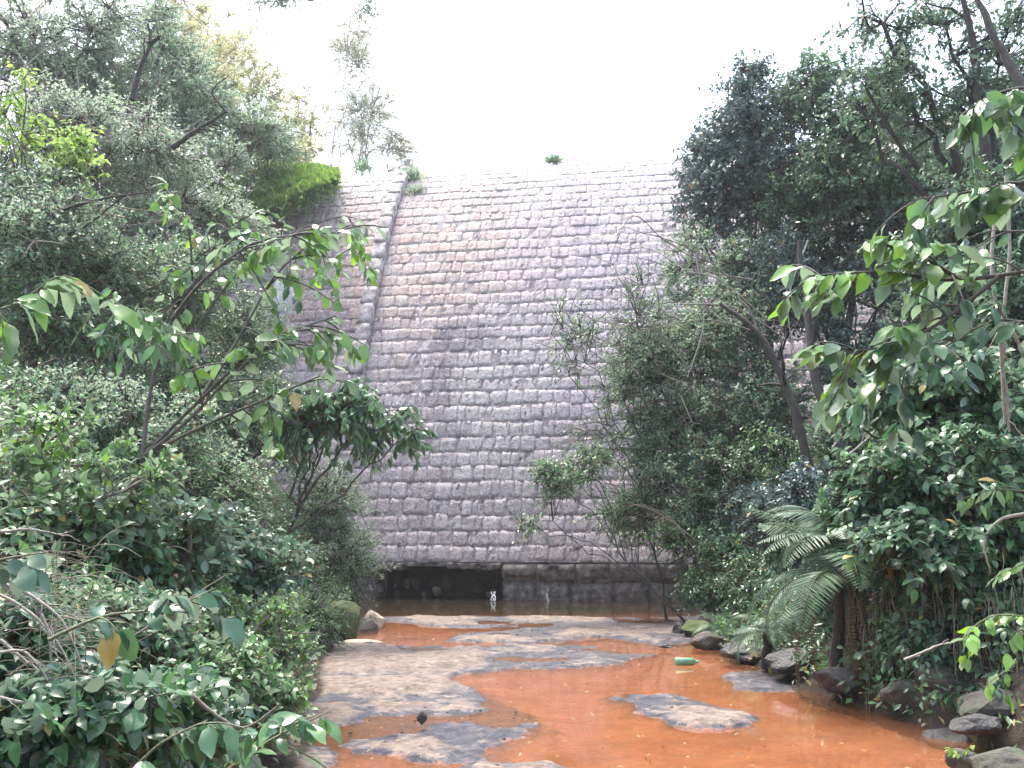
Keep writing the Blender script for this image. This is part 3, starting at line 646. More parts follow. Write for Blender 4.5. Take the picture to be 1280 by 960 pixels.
def stems_thing(name, label, cat, paths, r0, mat, r1=None, group=None, n=18, sides=7, fork=0, seed=0):
    rg = np.random.default_rng(seed + 77); ms = []
    for k, st in enumerate(paths):
        A = Acc(); rr = r0 if not isinstance(r0, (list, tuple)) else r0[k]; p = smooth_path([at(*q) for q in st], n); p[1:-1] += rg.normal(0, rr * .13, (n - 2, 3))
        A.tube(p[None], np.linspace(rr, r1 if r1 else rr * .35, n)[None] * (1 + rg.normal(0, .06, n)), sides)
        for _ in range(fork):
            i = rg.integers(4, n - 1); d = unit(unit(p[i] - p[i - 1]) + rg.normal(0, .6, 3)); L_ = np.linalg.norm(p[-1] - p[0]) * rg.uniform(.12, .35)
            q = np.linspace(0, 1, 6)[:, None]; tp = p[i] + d * L_ * q + np.cumsum(rg.normal(0, .04 * L_, (6, 3)), 0) * (q > 0); A.tube(tp[None], np.linspace(rr * .35, rr * .12, 6)[None], 4)
        ms.append(A.mesh('stem', [M[mat]]))
    if len(ms) == 1: return thing(name, label, cat, group, ms[0])
    root = thing(name, label, cat, group)
    for m_ in ms: link('stem', m_, root)
    return root

# ------------------------------------------------------------------ PLANTS
GT = 'trees on the left hillside'
# --- behind the dam, left
plant('hill_tree', 'dense grey tree filling the gap under the dead forked branch, upper left', 'tree', (160, 24), [(150, 110, 24, 70, 60, 2), (215, 150, 24, 55, 50, 2), (90, 120, 23, 60, 50, 2), (230, 85, 25.5, 35, 40, 1)], 'grey_leaf', GT, leaf_len=.12, sec=230, tw=8, lp=9, tw_len=.55, trunk_r=.12, seed=70)
plant('hill_tree', 'grey-green tree in front of the left end of the grassy mound', 'tree', (215, 23), [(230, 210, 23, 60, 50, 1.5), (160, 230, 22, 70, 50, 1.5), (60, 250, 19, 90, 50, 1.5), (275, 200, 23.5, 30, 30, 1)], 'twiggy_leaf', GT, leaf_len=.10, sec=220, tw=8, lp=9, tw_len=.5, trunk_r=.12, seed=71, bare=60, twig='pale_bark')
plant('hill_tree', 'rounded pale olive tree between the forked dead branch and the pale yellow tree', 'tree', (255, 30), [(255, 95, 30, 60, 60, 2), (225, 40, 31, 45, 50, 2), (320, 190, 29, 50, 30, 1.5), (375, 200, 29.5, 40, 22, 1)], 'sunlit_leaf', GT, leaf_len=.13, sec=200, tw=8, lp=8, tw_len=.6, trunk_r=.12, seed=72, bark='pale_bark')
plant('wispy_tree', 'sparse wispy twigs high against the white sky above the rib', 'tree', (425, 33), [(465, 8, 33, 34, 20, 1), (430, -30, 33, 60, 20, 1), (340, -10, 33, 60, 22, 1)], 'mid_leaf', leaf_len=.13, sec=70, tw=6, lp=6, tw_len=.5, limbs=1, bark='pale_bark', trunk_r=.035, seed=73, droop=.8)
plant('bank_tree', 'shadowy tree behind the two leaning trunks on the right bank', 'tree', (1100, 18.5), [(1080, 340, 18.5, 80, 50, 1), (1170, 400, 18, 70, 70, 1), (1000, 320, 18.5, 60, 40, 1), (960, 560, 17.5, 50, 60, 1), (1120, 580, 17, 60, 50, 1)], 'dark_leaf', 'trees on the right bank', leaf_len=.09, sec=300, tw=8, lp=9, tw_len=.45, trunk_r=.09, seed=74, bark='dark_bark')
plant('bank_tree', 'dark tree on the skyline at the right edge below the backlit crown', 'tree', (1290, 20), [(1240, 190, 20, 80, 60, 2), (1160, 230, 20, 60, 50, 2), (1290, 130, 20, 60, 60, 2)], 'dark_leaf', 'trees on the right bank', leaf_len=.12, sec=260, tw=8, lp=9, tw_len=.55, trunk_r=.12, seed=75, bark='dark_bark')
plant('pale_tree', 'pale yellow-green tree rising just behind the grassy end of the dam crest', 'tree', (395, 34), [(330, 110, 34, 60, 70, 2), (375, 160, 33, 40, 50, 2), (280, 60, 35, 55, 60, 2)], 'sunlit_leaf', leaf_len=.13, sec=170, tw=7, lp=8, tw_len=.6, trunk_r=.12, seed=1, twig='pale_bark', bark='pale_bark')
plant('wispy_tree', 'thin wispy tree faint against the white sky beyond the dam crest', 'tree', (470, 44), [(455, 150, 44, 50, 55, 2), (440, 60, 45, 40, 50, 2), (500, 185, 43, 26, 25, 1)], 'glare_leaf', leaf_len=.12, sec=260, tw=7, lp=8, tw_len=.8, trunk_r=.10, seed=2, twig='pale_bark', bark='pale_bark')
plant('hill_tree', 'tall grey-green tree at the top left corner of the photo', 'tree', (40, 22), [(40, 60, 21, 90, 75, 2.2), (120, 30, 22, 80, 60, 2)], 'twiggy_leaf', GT, leaf_len=.10, sec=170, tw=8, lp=9, tw_len=.6, trunk_r=.16, seed=3, bare=60, twig='pale_bark')
plant('hill_tree', 'grey-green tree with yellowish edge standing against the sky at the left', 'tree', (190, 25), [(190, 60, 25, 70, 70, 2), (240, 130, 25, 55, 55, 2)], 'grey_leaf', GT, leaf_len=.11, sec=150, tw=8, lp=9, tw_len=.6, trunk_r=.14, seed=4, bare=60, twig='pale_bark')
plant('hill_tree', 'rounded grey tree just left of the grassy mound', 'tree', (290, 25.5), [(290, 160, 25.5, 70, 60, 2), (340, 175, 26, 40, 35, 1.5)], 'grey_leaf', GT, leaf_len=.10, sec=130, tw=8, lp=9, tw_len=.5, trunk_r=.12, seed=5, bare=60, twig='pale_bark')
plant('hill_tree', 'twiggy grey tree on the middle of the left slope with many bare twigs', 'tree', (120, 18), [(110, 160, 18, 95, 70, 2), (200, 200, 18.5, 70, 55, 2), (40, 190, 17, 60, 60, 1.5)], 'twiggy_leaf', GT, leaf_len=.085, sec=220, tw=8, lp=9, tw_len=.5, trunk_r=.12, seed=6, bare=160, twig='pale_bark')
plant('hill_tree', 'twiggy tree below the grassy mound on the left slope', 'tree', (250, 20), [(250, 260, 20, 70, 50, 1.5), (180, 290, 18, 70, 50, 1.5), (300, 300, 21, 50, 50, 1.2)], 'twiggy_leaf', GT, leaf_len=.085, sec=260, tw=8, lp=9, tw_len=.45, trunk_r=.10, seed=7, bare=120, twig='pale_bark')
plant('green_vine', 'bright green climbing vine hanging in the trees at the far left', 'vine', (35, 13), [(35, 170, 13, 38, 35, .6), (100, 200, 13.2, 22, 50, .5), (20, 110, 13, 20, 40, .5)], 'lime_leaf', leaf_len=.10, sec=40, tw=5, lp=7, tw_len=.35, trunk_r=.03, seed=8, leafpart='foliage')
spray('arching_shrub', 'yellow-green leafy top of a slender shrub just below the grassy mound', 'shrub', [[(240, 420, 9.5), (250, 350, 9.5), (280, 290, 9.6), (330, 262, 9.7)], [(240, 420, 9.5), (290, 350, 9.6), (350, 310, 9.8), (400, 330, 9.9)], [(240, 420, 9.5), (240, 340, 9.5), (235, 280, 9.5), (215, 255, 9.5)], [(250, 350, 9.5), (300, 320, 9.4), (430, 270, 9.8), (440, 320, 9.8)]], 'bright_broad_leaf', 'ovate', .16, 260, stem_r=.014, stemmat='bark', seed=50, side_tw=50, tw_len=.45, start=.35, cluster=.15)
plant('slope_shrub', 'dark twiggy shrub at the left edge halfway up the photo', 'shrub', (30, 12), [(30, 310, 12, 70, 70, 1.2), (90, 260, 13, 60, 50, 1)], 'grey_leaf', 'shrubs on the left slope', leaf_len=.07, sec=110, tw=8, lp=9, tw_len=.4, trunk_r=.06, seed=9, bare=90)
plant('slope_shrub', 'dense green shrub in the middle of the left slope under the twiggy trees', 'shrub', (150, 13), [(150, 340, 13, 90, 60, 1.2), (240, 350, 15, 70, 60, 1.2), (60, 400, 12, 80, 60, 1)], 'mid_leaf', 'shrubs on the left slope', leaf_len=.075, sec=280, tw=8, lp=9, tw_len=.4, trunk_r=.06, seed=10, bare=60)
plant('slope_shrub', 'green shrub between the arching stems and the dam face', 'shrub', (310, 17), [(300, 420, 17, 70, 60, 1.2), (340, 520, 16, 70, 60, 1.2), (230, 500, 14, 70, 70, 1.2)], 'mid_leaf', 'shrubs on the left slope', leaf_len=.08, sec=280, tw=8, lp=9, tw_len=.4, trunk_r=.06, seed=11)
plant('slope_shrub', 'shadowy shrub behind the base of the arching stems', 'shrub', (90, 10.5), [(90, 520, 10.5, 110, 60, .8), (200, 560, 10.5, 80, 60, .8), (270, 620, 12, 80, 60, .8)], 'grey_leaf', 'shrubs on the left slope', leaf_len=.06, sec=260, tw=8, lp=9, tw_len=.35, trunk_r=.05, seed=12)
plant('fine_bush', 'soft pale green bush at the left foot of the dam', 'bush', (410, 17.5), [(400, 640, 17, 60, 70, 1), (440, 700, 17.5, 45, 45, .8), (370, 720, 15.5, 60, 50, .8)], 'grey_leaf', leaf_len=.06, aspect=.32, sec=190, tw=9, lp=10, tw_len=.4, trunk_r=.04, seed=13, leafpart='foliage', spread=1.2)
plant('fine_bush', 'low fine-leaved bush just above the mossy boulder on the left shore', 'bush', (360, 12.5), [(370, 780, 12.5, 60, 40, .6), (320, 740, 11.5, 60, 50, .6)], 'mid_leaf', leaf_len=.05, aspect=.4, sec=120, tw=9, lp=10, tw_len=.3, trunk_r=.03, seed=14, leafpart='foliage')
plant('dark_bush', 'dark glossy leafy tree bough hanging over the left part of the dam face', 'bush', (330, 13.5), [(430, 510, 13.6, 55, 42, .7), (490, 540, 13.6, 38, 30, .5), (370, 520, 13.4, 40, 36, .6)], 'dark_leaf', leaf_len=.13, aspect=.42, sec=60, tw=7, lp=9, tw_len=.35, droop=.9, trunk_r=.04, seed=15, kind='near', leafpart='foliage', parts=120, shape='ovate')
# --- near left shrubs
plant('leafy_shrub', 'shrub with lime-green tips at the left edge below the arching stems', 'shrub', (60, 7), [(60, 560, 7, 80, 45, .5), (140, 600, 7, 70, 45, .5), (20, 620, 6.5, 60, 60, .5)], 'bright_broad_leaf', 'near shrubs on the left bank', leaf_len=.085, sec=46, tw=6, lp=7, tw_len=.22, droop=.15, trunk_r=.03, seed=16, kind='near', parts=220, leafpart='foliage', bark='twig')
plant('leafy_shrub', 'broad-leaved shrub in the middle of the left bank', 'shrub', (200, 8), [(190, 680, 7.6, 110, 55, .6), (310, 700, 9, 70, 50, .6), (80, 690, 7, 90, 50, .5)], 'broad_leaf', 'near shrubs on the left bank', leaf_len=.09, sec=190, tw=7, lp=7, tw_len=.28, droop=.35, trunk_r=.03, seed=17, kind='near', parts=280, leafpart='foliage', bark='twig')
plant('leafy_shrub', 'small-leaved shrub beside the cream rock slab on the left bank', 'shrub', (280, 7.6), [(300, 780, 7.6, 70, 40, .4), (350, 800, 8.4, 45, 30, .4), (220, 800, 7, 70, 40, .4)], 'bright_broad_leaf', 'near shrubs on the left bank', leaf_len=.06, sec=80, tw=7, lp=7, tw_len=.2, droop=.2, trunk_r=.02, seed=18, kind='near', parts=200, leafpart='foliage', bark='twig', shape='round')
plant('leafy_shrub', 'low shrub with large grey-green leaves in the bottom left corner', 'shrub', (130, 4.6), [(90, 900, 4.2, 110, 45, .3), (230, 900, 4.6, 90, 40, .3), (30, 800, 4.6, 70, 50, .3)], 'broad_leaf', 'near shrubs on the left bank', leaf_len=.085, sec=110, tw=6, lp=7, tw_len=.16, droop=.35, trunk_r=.015, seed=19, kind='near', parts=260, leafpart='foliage', bark='twig', shape='round')
plant('leafy_shrub', 'dim undergrowth shrub filling the left bank behind the lower left leaves', 'shrub', (150, 6), [(120, 790, 6, 130, 50, .4), (250, 850, 6.2, 80, 40, .4), (330, 880, 6.4, 50, 25, .3)], 'mid_leaf', 'near shrubs on the left bank', leaf_len=.06, sec=220, tw=8, lp=8, tw_len=.2, droop=.35, trunk_r=.02, seed=20, kind='near', leafpart='foliage', bark='twig')
spray('leafy_branch', 'leafy sprig drooping over the rocks at the bottom left with dark pointed leaves', 'branch', [[(250, 990, 3.6), (330, 930, 3.7), (410, 890, 3.8)], [(150, 980, 3.5), (200, 930, 3.5), (260, 900, 3.6)]], 'broad_leaf', 'ovate', .115, 60, seed=1, side_tw=10, tw_len=.25)
spray('leafy_branch', 'sprig with three large pale leaves low on the left bank', 'branch', [[(60, 800, 3.6), (130, 770, 3.7), (210, 760, 3.8), (270, 735, 3.9)]], 'broad_leaf', 'round', .12, 26, seed=2, side_tw=4, tw_len=.2)
spray('leafy_branch', 'sprig with big rounded leaves at the left edge above the dry twigs', 'branch', [[(-60, 720, 3.2), (0, 700, 3.3), (60, 690, 3.4)]], 'broad_leaf', 'round', .12, 14, seed=3, side_tw=2, tw_len=.15)
spray('leafy_branch', 'twig with hanging bright green leaves at the left edge above the bamboo', 'branch', [[(-60, 400, 4.6), (20, 380, 4.7), (80, 345, 4.8), (150, 385, 4.9)]], 'bright_broad_leaf', 'lance', .20, 24, seed=4, side_tw=3, tw_len=.2)
spray('arching_shrub', 'arching multi-stemmed shrub with large drooping leaves in front of the dam', 'shrub', [[(175, 575, 8.2), (250, 500, 8.3), (330, 430, 8.4), (420, 395, 8.6)], [(175, 575, 8.2), (230, 530, 8.2), (290, 470, 8.3), (350, 420, 8.3)], [(178, 570, 8.2), (190, 480, 8.4), (215, 400, 8.5), (260, 330, 8.6), (300, 290, 8.7)], [(178, 570, 8.2), (260, 530, 8.5), (330, 500, 8.7), (400, 470, 8.9)], [(215, 400, 8.5), (260, 345, 8.3), (330, 300, 8.5), (440, 290, 8.8)], [(250, 500, 8.3), (300, 420, 8.6), (340, 350, 8.7), (380, 310, 8.8)]], 'bright_broad_leaf', 'ovate', .18, 300, stem_r=.02, stemmat='bark', seed=5, side_tw=60, tw_len=.5, start=.45, cluster=.2)
spray('bamboo_sprays', 'drooping sprays of narrow bamboo leaves behind the lime-tipped shrub', 'bamboo', [[(100, 470, 8), (130, 420, 8), (180, 385, 8), (225, 430, 8)], [(80, 450, 8), (110, 400, 8), (150, 380, 8.1), (190, 440, 8)], [(110, 480, 8), (160, 410, 8), (200, 400, 8), (240, 470, 8)]], 'mid_leaf', 'lance', .17, 180, stem_r=.008, seed=6, side_tw=26, tw_len=.3, droop=1.5)
# --- stems, dead wood left
stems_thing('dead_branch', 'dark forked dead branch standing out of the trees at the upper left', 'branch', [[(165, 125, 15), (175, 85, 15), (188, 55, 15), (185, 30, 15)], [(188, 55, 15), (200, 45, 15)]], .05, 'dark_bark', seed=1, fork=2)
stems_thing('dead_branch', 'dark broken branch slanting across the left slope towards the grassy mound', 'branch', [[(215, 185, 15), (250, 160, 15), (283, 140, 15)], [(283, 140, 15), (265, 115, 15), (285, 95, 15)]], [.05, .02], 'dark_bark', seed=2, fork=3)
stems_thing('dead_branch', 'long horizontal dark twig across the left slope below the mound', 'branch', [[(80, 262, 12), (130, 248, 12), (190, 240, 12)], [(60, 300, 12), (110, 280, 12), (190, 215, 12.2)]], .022, 'dark_bark', seed=3, fork=3)
stems_thing('dead_branch', 'pale bent twig on the left slope near the left edge', 'branch', [[(30, 320, 11), (45, 302, 11), (80, 305, 11)], [(20, 95, 13), (60, 60, 13), (110, 38, 13)], [(60, 140, 13), (90, 145, 13), (112, 125, 13)]], .014, 'pale_bark', seed=4, fork=2)
stems_thing('dry_twigs', 'tangle of pale dry curved twigs at the lower left edge', 'twigs', [[(-20, 720, 4), (40, 745, 4), (80, 780, 4), (105, 840, 4)], [(-20, 735, 4.1), (30, 760, 4.1), (70, 800, 4.1), (95, 850, 4.1)], [(50, 765, 4), (60, 790, 4), (65, 830, 4)], [(-20, 820, 3.9), (30, 815, 3.9), (60, 850, 3.9)], [(-10, 870, 4), (40, 880, 4), (110, 890, 4)], [(0, 800, 4.2), (50, 840, 4.2), (100, 870, 4.2)], [(0, 665, 4.6), (40, 662, 4.6), (80, 670, 4.6)]], .008, 'pale_bark', seed=5, fork=4)
stems_thing('dead_branch', 'low sloping bare stem in front of the left bank leaves', 'branch', [[(110, 840, 5), (160, 800, 5), (280, 720, 5.2)], [(240, 870, 4), (300, 910, 4), (350, 880, 4)]], .009, 'twig', seed=6, fork=2)

# --- RIGHT SIDE
GR = 'trees on the right bank'
plant('bank_tree', 'dense dark blue-green tree with a pointed top at the right end of the dam crest', 'tree', (980, 19.5), [(920, 150, 19, 42, 45, 1.5), (900, 240, 19, 50, 60, 1.5), (960, 210, 19, 60, 70, 1.8), (935, 105, 19, 18, 28, .8), (880, 200, 19, 28, 35, 1)], 'blue_leaf', GR, leaf_len=.11, sec=280, tw=8, lp=9, tw_len=.5, trunk_r=.09, seed=30, bark='dark_bark')
plant('bank_tree', 'broad dark green tree in the middle of the right bank', 'tree', (1060, 17.5), [(1060, 150, 17.5, 75, 75, 1.8), (1020, 250, 17.5, 80, 70, 1.8), (1110, 240, 17, 70, 80, 1.8), (1000, 120, 18, 35, 35, 1.2)], 'dark_leaf', GR, leaf_len=.105, sec=380, tw=8, lp=9, tw_len=.5, trunk_r=.09, seed=31, bark='dark_bark')
plant('bank_tree', 'tall tree with open backlit crown and sky showing through at the top right', 'tree', (1300, 14), [(1130, 40, 14, 80, 60, 1.2), (1200, 130, 14, 80, 80, 1.2), (1260, 60, 13.5, 60, 90, 1.2), (1110, 130, 14, 50, 60, 1)], 'dark_leaf', GR, leaf_len=.10, sec=130, tw=7, lp=7, tw_len=.5, trunk_r=.12, seed=32, bark='dark_bark', lean=.04)
plant('bank_tree', 'dark tree filling the right edge of the photo behind the big bright leaves', 'tree', (1250, 13), [(1230, 280, 12.5, 80, 80, 1.2), (1180, 330, 13, 70, 70, 1.2), (1250, 400, 12, 70, 80, 1)], 'dark_leaf', GR, leaf_len=.09, sec=230, tw=8, lp=9, tw_len=.45, trunk_r=.10, seed=33, bark='dark_bark')
plant('thicket_tree', 'grey-green twiggy small tree leaning over the right part of the dam face', 'tree', (960, 17.5), [(900, 420, 17, 75, 60, 1.3), (950, 500, 16.5, 70, 60, 1.2), (860, 520, 17, 60, 50, 1), (930, 350, 17.5, 50, 55, 1.2)], 'grey_leaf', leaf_len=.07, sec=340, tw=9, lp=10, tw_len=.42, trunk_r=.06, seed=34, bare=150, spread=1.2)
plant('thicket_tree', 'thin open thicket of grey-green twigs low over the dam face right of centre', 'tree', (900, 17), [(850, 610, 16.5, 60, 50, 1), (900, 640, 16, 60, 60, 1), (800, 470, 17, 60, 60, 1)], 'grey_leaf', leaf_len=.065, sec=190, tw=8, lp=10, tw_len=.45, trunk_r=.05, seed=35, bare=90, spread=1.2)
plant('thicket_tree', 'wispy sprigs with small lime-green leaves in front of the dam right of the stain', 'sapling', (830, 17), [(740, 420, 17, 70, 50, .8), (800, 400, 17, 50, 60, .8), (770, 540, 17, 50, 50, .8)], 'mid_leaf', leaf_len=.07, sec=60, tw=6, lp=7, tw_len=.5, trunk_r=.02, seed=36, bare=40, spread=1.2)
plant('reaching_branch', 'leafy green branch reaching left across the lower dam face', 'branch', (860, 16), [(700, 595, 16, 42, 24, .5), (740, 580, 16, 25, 18, .4), (655, 655, 16, 20, 9, .3)], 'mid_leaf', leaf_len=.09, aspect=.4, sec=60, tw=6, lp=7, tw_len=.3, trunk_r=.02, seed=37, leafpart='foliage')
stems_thing('bare_branch', 'long bare twigs arching from the right thicket down over the dam face', 'branch', [[(870, 470, 16), (810, 400, 16), (780, 345, 16)], [(900, 440, 16), (820, 395, 16), (750, 430, 16)], [(880, 330, 17), (830, 300, 17), (790, 270, 17), (760, 330, 17)], [(930, 360, 16), (860, 310, 16), (800, 290, 16)], [(900, 700, 15), (820, 640, 15.5), (740, 620, 16)], [(890, 720, 15), (840, 650, 15), (800, 630, 15)], [(960, 420, 15), (880, 400, 15), (780, 420, 15)], [(940, 350, 15.5), (870, 330, 15.5), (850, 260, 15.5)]], .013, 'twig', seed=11, fork=5)
stems_thing('bare_branch', 'tangle of pale bare stems beside the dark trunks in the right thicket', 'branch', [[(860, 340, 14.5), (900, 350, 14.5), (960, 400, 14.5)], [(850, 380, 14.5), (920, 385, 14.5), (990, 430, 14.5)], [(870, 320, 14.5), (880, 400, 14.5), (860, 470, 14.5)], [(1010, 300, 14), (985, 380, 14), (1000, 470, 14)], [(1040, 560, 12), (1090, 500, 12), (1160, 495, 12)], [(1060, 570, 12), (1100, 530, 12), (1130, 470, 12)]], .014, 'pale_bark', seed=12, fork=5)
stems_thing('leaning_trunk', 'left one of two dark leaning trunks in the right thicket', 'tree trunk', [[(1018, 640, 13.5), (1005, 560, 13.6), (985, 490, 13.8), (950, 420, 14), (900, 380, 14.2)]], .085, 'dark_bark', seed=13, fork=3)
stems_thing('leaning_trunk', 'right one of two dark leaning trunks in the right thicket, nearer the ferns', 'tree trunk', [[(1075, 620, 12.5), (1050, 550, 12.6), (1020, 480, 12.8), (1010, 400, 13), (1000, 300, 13.2)], [(1060, 560, 12.6), (1090, 590, 12.6), (1040, 520, 12.7)]], [.095, .04], 'dark_bark', seed=14, fork=3)
stems_thing('leaning_trunk', 'pale mottled trunk leaning across the white sky at the top right', 'tree trunk', [[(1300, 150, 12), (1262, 80, 12), (1240, 40, 12), (1205, -40, 12)]], .075, 'bark', seed=15, fork=2)
stems_thing('leaning_trunk', 'dark leafy-looking trunk left of the pale trunk at the top right', 'tree trunk', [[(1240, 300, 13), (1228, 150, 13), (1215, 50, 13), (1195, -40, 13)]], .085, 'dark_bark', seed=16, fork=3)
plant('broad_bush', 'large dark bush of oval leaves filling the right bank above the ferns', 'bush', (1150, 9), [(1130, 590, 8.8, 75, 45, .7), (1220, 600, 8.5, 90, 70, .7), (1180, 680, 8.3, 100, 50, .6), (1080, 640, 9, 40, 35, .5)], 'dark_leaf', leaf_len=.10, aspect=.55, sec=190, tw=7, lp=8, tw_len=.28, droop=.5, trunk_r=.04, seed=40, kind='near', parts=300, leafpart='foliage', bark='dark_bark')
plant('broad_bush', 'dark bush with mixed leaves under the big bright leaves at the right', 'bush', (1200, 9.5), [(1180, 480, 9.3, 100, 50, .7), (1250, 520, 9, 60, 60, .7), (1120, 500, 10, 50, 40, .6)], 'dark_leaf', leaf_len=.11, aspect=.55, sec=120, tw=7, lp=8, tw_len=.3, droop=.5, trunk_r=.04, seed=41, kind='near', parts=200, leafpart='foliage', bark='dark_bark')
plant('shade_bush', 'deep shaded bush on the right bank behind the fern clump', 'bush', (1130, 10.5), [(1000, 640, 11.5, 70, 60, .8), (1100, 740, 10, 90, 60, .7), (1230, 790, 9, 90, 60, .6)], 'blue_leaf', leaf_len=.07, sec=330, tw=8, lp=9, tw_len=.3, trunk_r=.04, seed=42, leafpart='foliage', bark='dark_bark')
plant('shade_bush', 'dark low bush on the right shore at the foot of the dam', 'bush', (920, 15), [(900, 700, 15, 45, 50, .8), (950, 730, 13.5, 50, 40, .7), (880, 740, 15, 25, 20, .4)], 'dark_leaf', leaf_len=.065, sec=130, tw=8, lp=8, tw_len=.3, trunk_r=.04, seed=43, leafpart='foliage', bark='dark_bark')
spray('leafy_branch', 'big bright green hanging leaves on a branch at the right, nearest the dam', 'branch', [[(1330, 330, 5.2), (1200, 350, 5.2), (1100, 340, 5.3), (1010, 345, 5.4)], [(1250, 345, 5.1), (1180, 400, 5.2), (1120, 430, 5.2), (1060, 440, 5.2)], [(1200, 350, 5.2), (1150, 320, 5.2), (1080, 300, 5.3)]], 'bright_broad_leaf', 'ovate', .16, 200, stem_r=.014, stemmat='bark', seed=20, side_tw=30, tw_len=.3, start=.15)
spray('leafy_branch', 'bright green leaves on a branch at the right edge below the sky gap', 'branch', [[(1330, 130, 4.6), (1280, 110, 4.6), (1230, 125, 4.7), (1195, 150, 4.7)], [(1330, 210, 4.8), (1270, 230, 4.8), (1210, 240, 4.8), (1140, 250, 4.9)]], 'bright_broad_leaf', 'ovate', .155, 120, stem_r=.012, stemmat='bark', seed=21, side_tw=20, tw_len=.25)
spray('leafy_branch', 'bluish drooping leaves on the right branch just above the dark bush', 'branch', [[(1340, 420, 5.6), (1250, 400, 5.6), (1170, 440, 5.6), (1110, 470, 5.6)], [(1340, 300, 5.6), (1260, 290, 5.6), (1190, 330, 5.6)]], 'broad_leaf', 'ovate', .13, 150, stem_r=.010, stemmat='bark', seed=22, side_tw=24, tw_len=.28)
spray('leafy_branch', 'light green leafy twigs at the right edge beside the dark bank, low in the photo', 'branch', [[(1350, 760, 4.2), (1290, 770, 4.2), (1240, 770, 4.2), (1205, 795, 4.2)], [(1340, 830, 4.2), (1290, 790, 4.2), (1262, 800, 4.2), (1258, 870, 4.2)], [(1340, 680, 4.4), (1290, 700, 4.4), (1245, 720, 4.4)]], 'bright_broad_leaf', 'ovate', .085, 62, stem_r=.006, seed=23, side_tw=8, tw_len=.16)
spray('leafy_branch', 'lime twig with small pointed leaves at the right edge above the ferns', 'branch', [[(1350, 620, 4.8), (1290, 615, 4.8), (1240, 612, 4.8), (1200, 625, 4.8)]], 'bright_broad_leaf', 'lance', .10, 22, stem_r=.006, seed=24, side_tw=4, tw_len=.16)
stems_thing('hanging_vine', 'pale hanging vines dangling at the right edge in front of the dark bush', 'vine', [[(1248, 230, 5.8), (1240, 330, 5.8), (1250, 430, 5.8), (1256, 530, 5.8)], [(1258, 220, 5.8), (1262, 320, 5.8), (1252, 420, 5.8), (1262, 540, 5.8)], [(1262, 400, 5.8), (1280, 450, 5.8)]], .014, 'pale_bark', .007, seed=17, fork=2)
stems_thing('bare_branch', 'curved pale stem bending down at the right edge above the lime twigs', 'branch', [[(1300, 640, 5), (1250, 650, 5), (1230, 680, 5), (1238, 710, 5)], [(1130, 825, 6.5), (1170, 808, 6.5), (1200, 800, 6.5)]], .010, 'pale_bark', seed=18, fork=1)

plant('shade_bush', 'dark leafy overhang covering the rocks under the bright twigs at the lower right', 'bush', (1250, 8.4), [(1180, 790, 8.2, 70, 40, .5), (1260, 790, 7.8, 60, 50, .5), (1120, 800, 8.8, 50, 45, .4), (1235, 850, 7.6, 50, 22, .4)], 'dark_leaf', leaf_len=.07, sec=150, tw=7, lp=8, tw_len=.25, droop=.7, trunk_r=.03, seed=80, kind='near', leafpart='foliage', bark='dark_bark')
plant('shade_bush', 'dark leafy growth between the two leaning trunks and the dam foot', 'bush', (980, 15), [(980, 590, 15, 70, 60, .8), (900, 600, 16, 60, 70, .8), (860, 670, 16, 40, 50, .6), (1060, 560, 14, 60, 60, .8)], 'mid_leaf', leaf_len=.07, sec=260, tw=8, lp=8, tw_len=.32, trunk_r=.04, seed=81, leafpart='foliage', bark='dark_bark')
plant('thicket_tree', 'hazy grey-green upper boughs hanging left of the dense dark tree over the dam', 'tree', (900, 18), [(860, 330, 18, 40, 60, .8), (850, 430, 17.5, 55, 60, .8), (820, 560, 17, 60, 60, .8), (790, 640, 17, 60, 35, .6)], 'grey_leaf', leaf_len=.07, sec=210, tw=8, lp=9, tw_len=.4, trunk_r=.03, seed=82, bare=90, spread=1.2)
plant('bank_tree', 'bluish leafy growth filling the gaps behind the leaning trunks', 'tree', (1090, 16.5), [(1010, 380, 16.5, 60, 50, .8), (1070, 460, 16, 55, 55, .8), (1130, 330, 16, 60, 60, .8), (960, 330, 17, 40, 50, .8)], 'blue_leaf', GR, leaf_len=.085, sec=230, tw=8, lp=8, tw_len=.4, trunk_r=.05, seed=84, bark='dark_bark')
rg = np.random.default_rng(91); A = Acc(); P = []
for _ in range(240):
    u, v = rg.uniform(-30, 110), rg.uniform(690, 930); q = at(u, v, rg.uniform(4.0, 5.2)); d = unit(np.array([rg.normal(.5, .6), rg.normal(0, .4), rg.uniform(-.2, .9)])); L_ = rg.uniform(.15, .5); t_ = np.linspace(0, 1, 6)[:, None]
    P.append(q + d * L_ * t_ - np.array([0, 0, .5 * L_]) * t_ ** 2)
A.tube(np.array(P), np.linspace(.0028, .001, 6)[None] * np.ones((240, 1)), 3)
dg = thing('dry_grass', 'straggly dry grass strands among the pale twigs at the lower left edge', 'grass clump'); o = link('grass_strands', A.mesh('grass_strands', [M['twig']]), dg); o['kind'] = 'stuff'
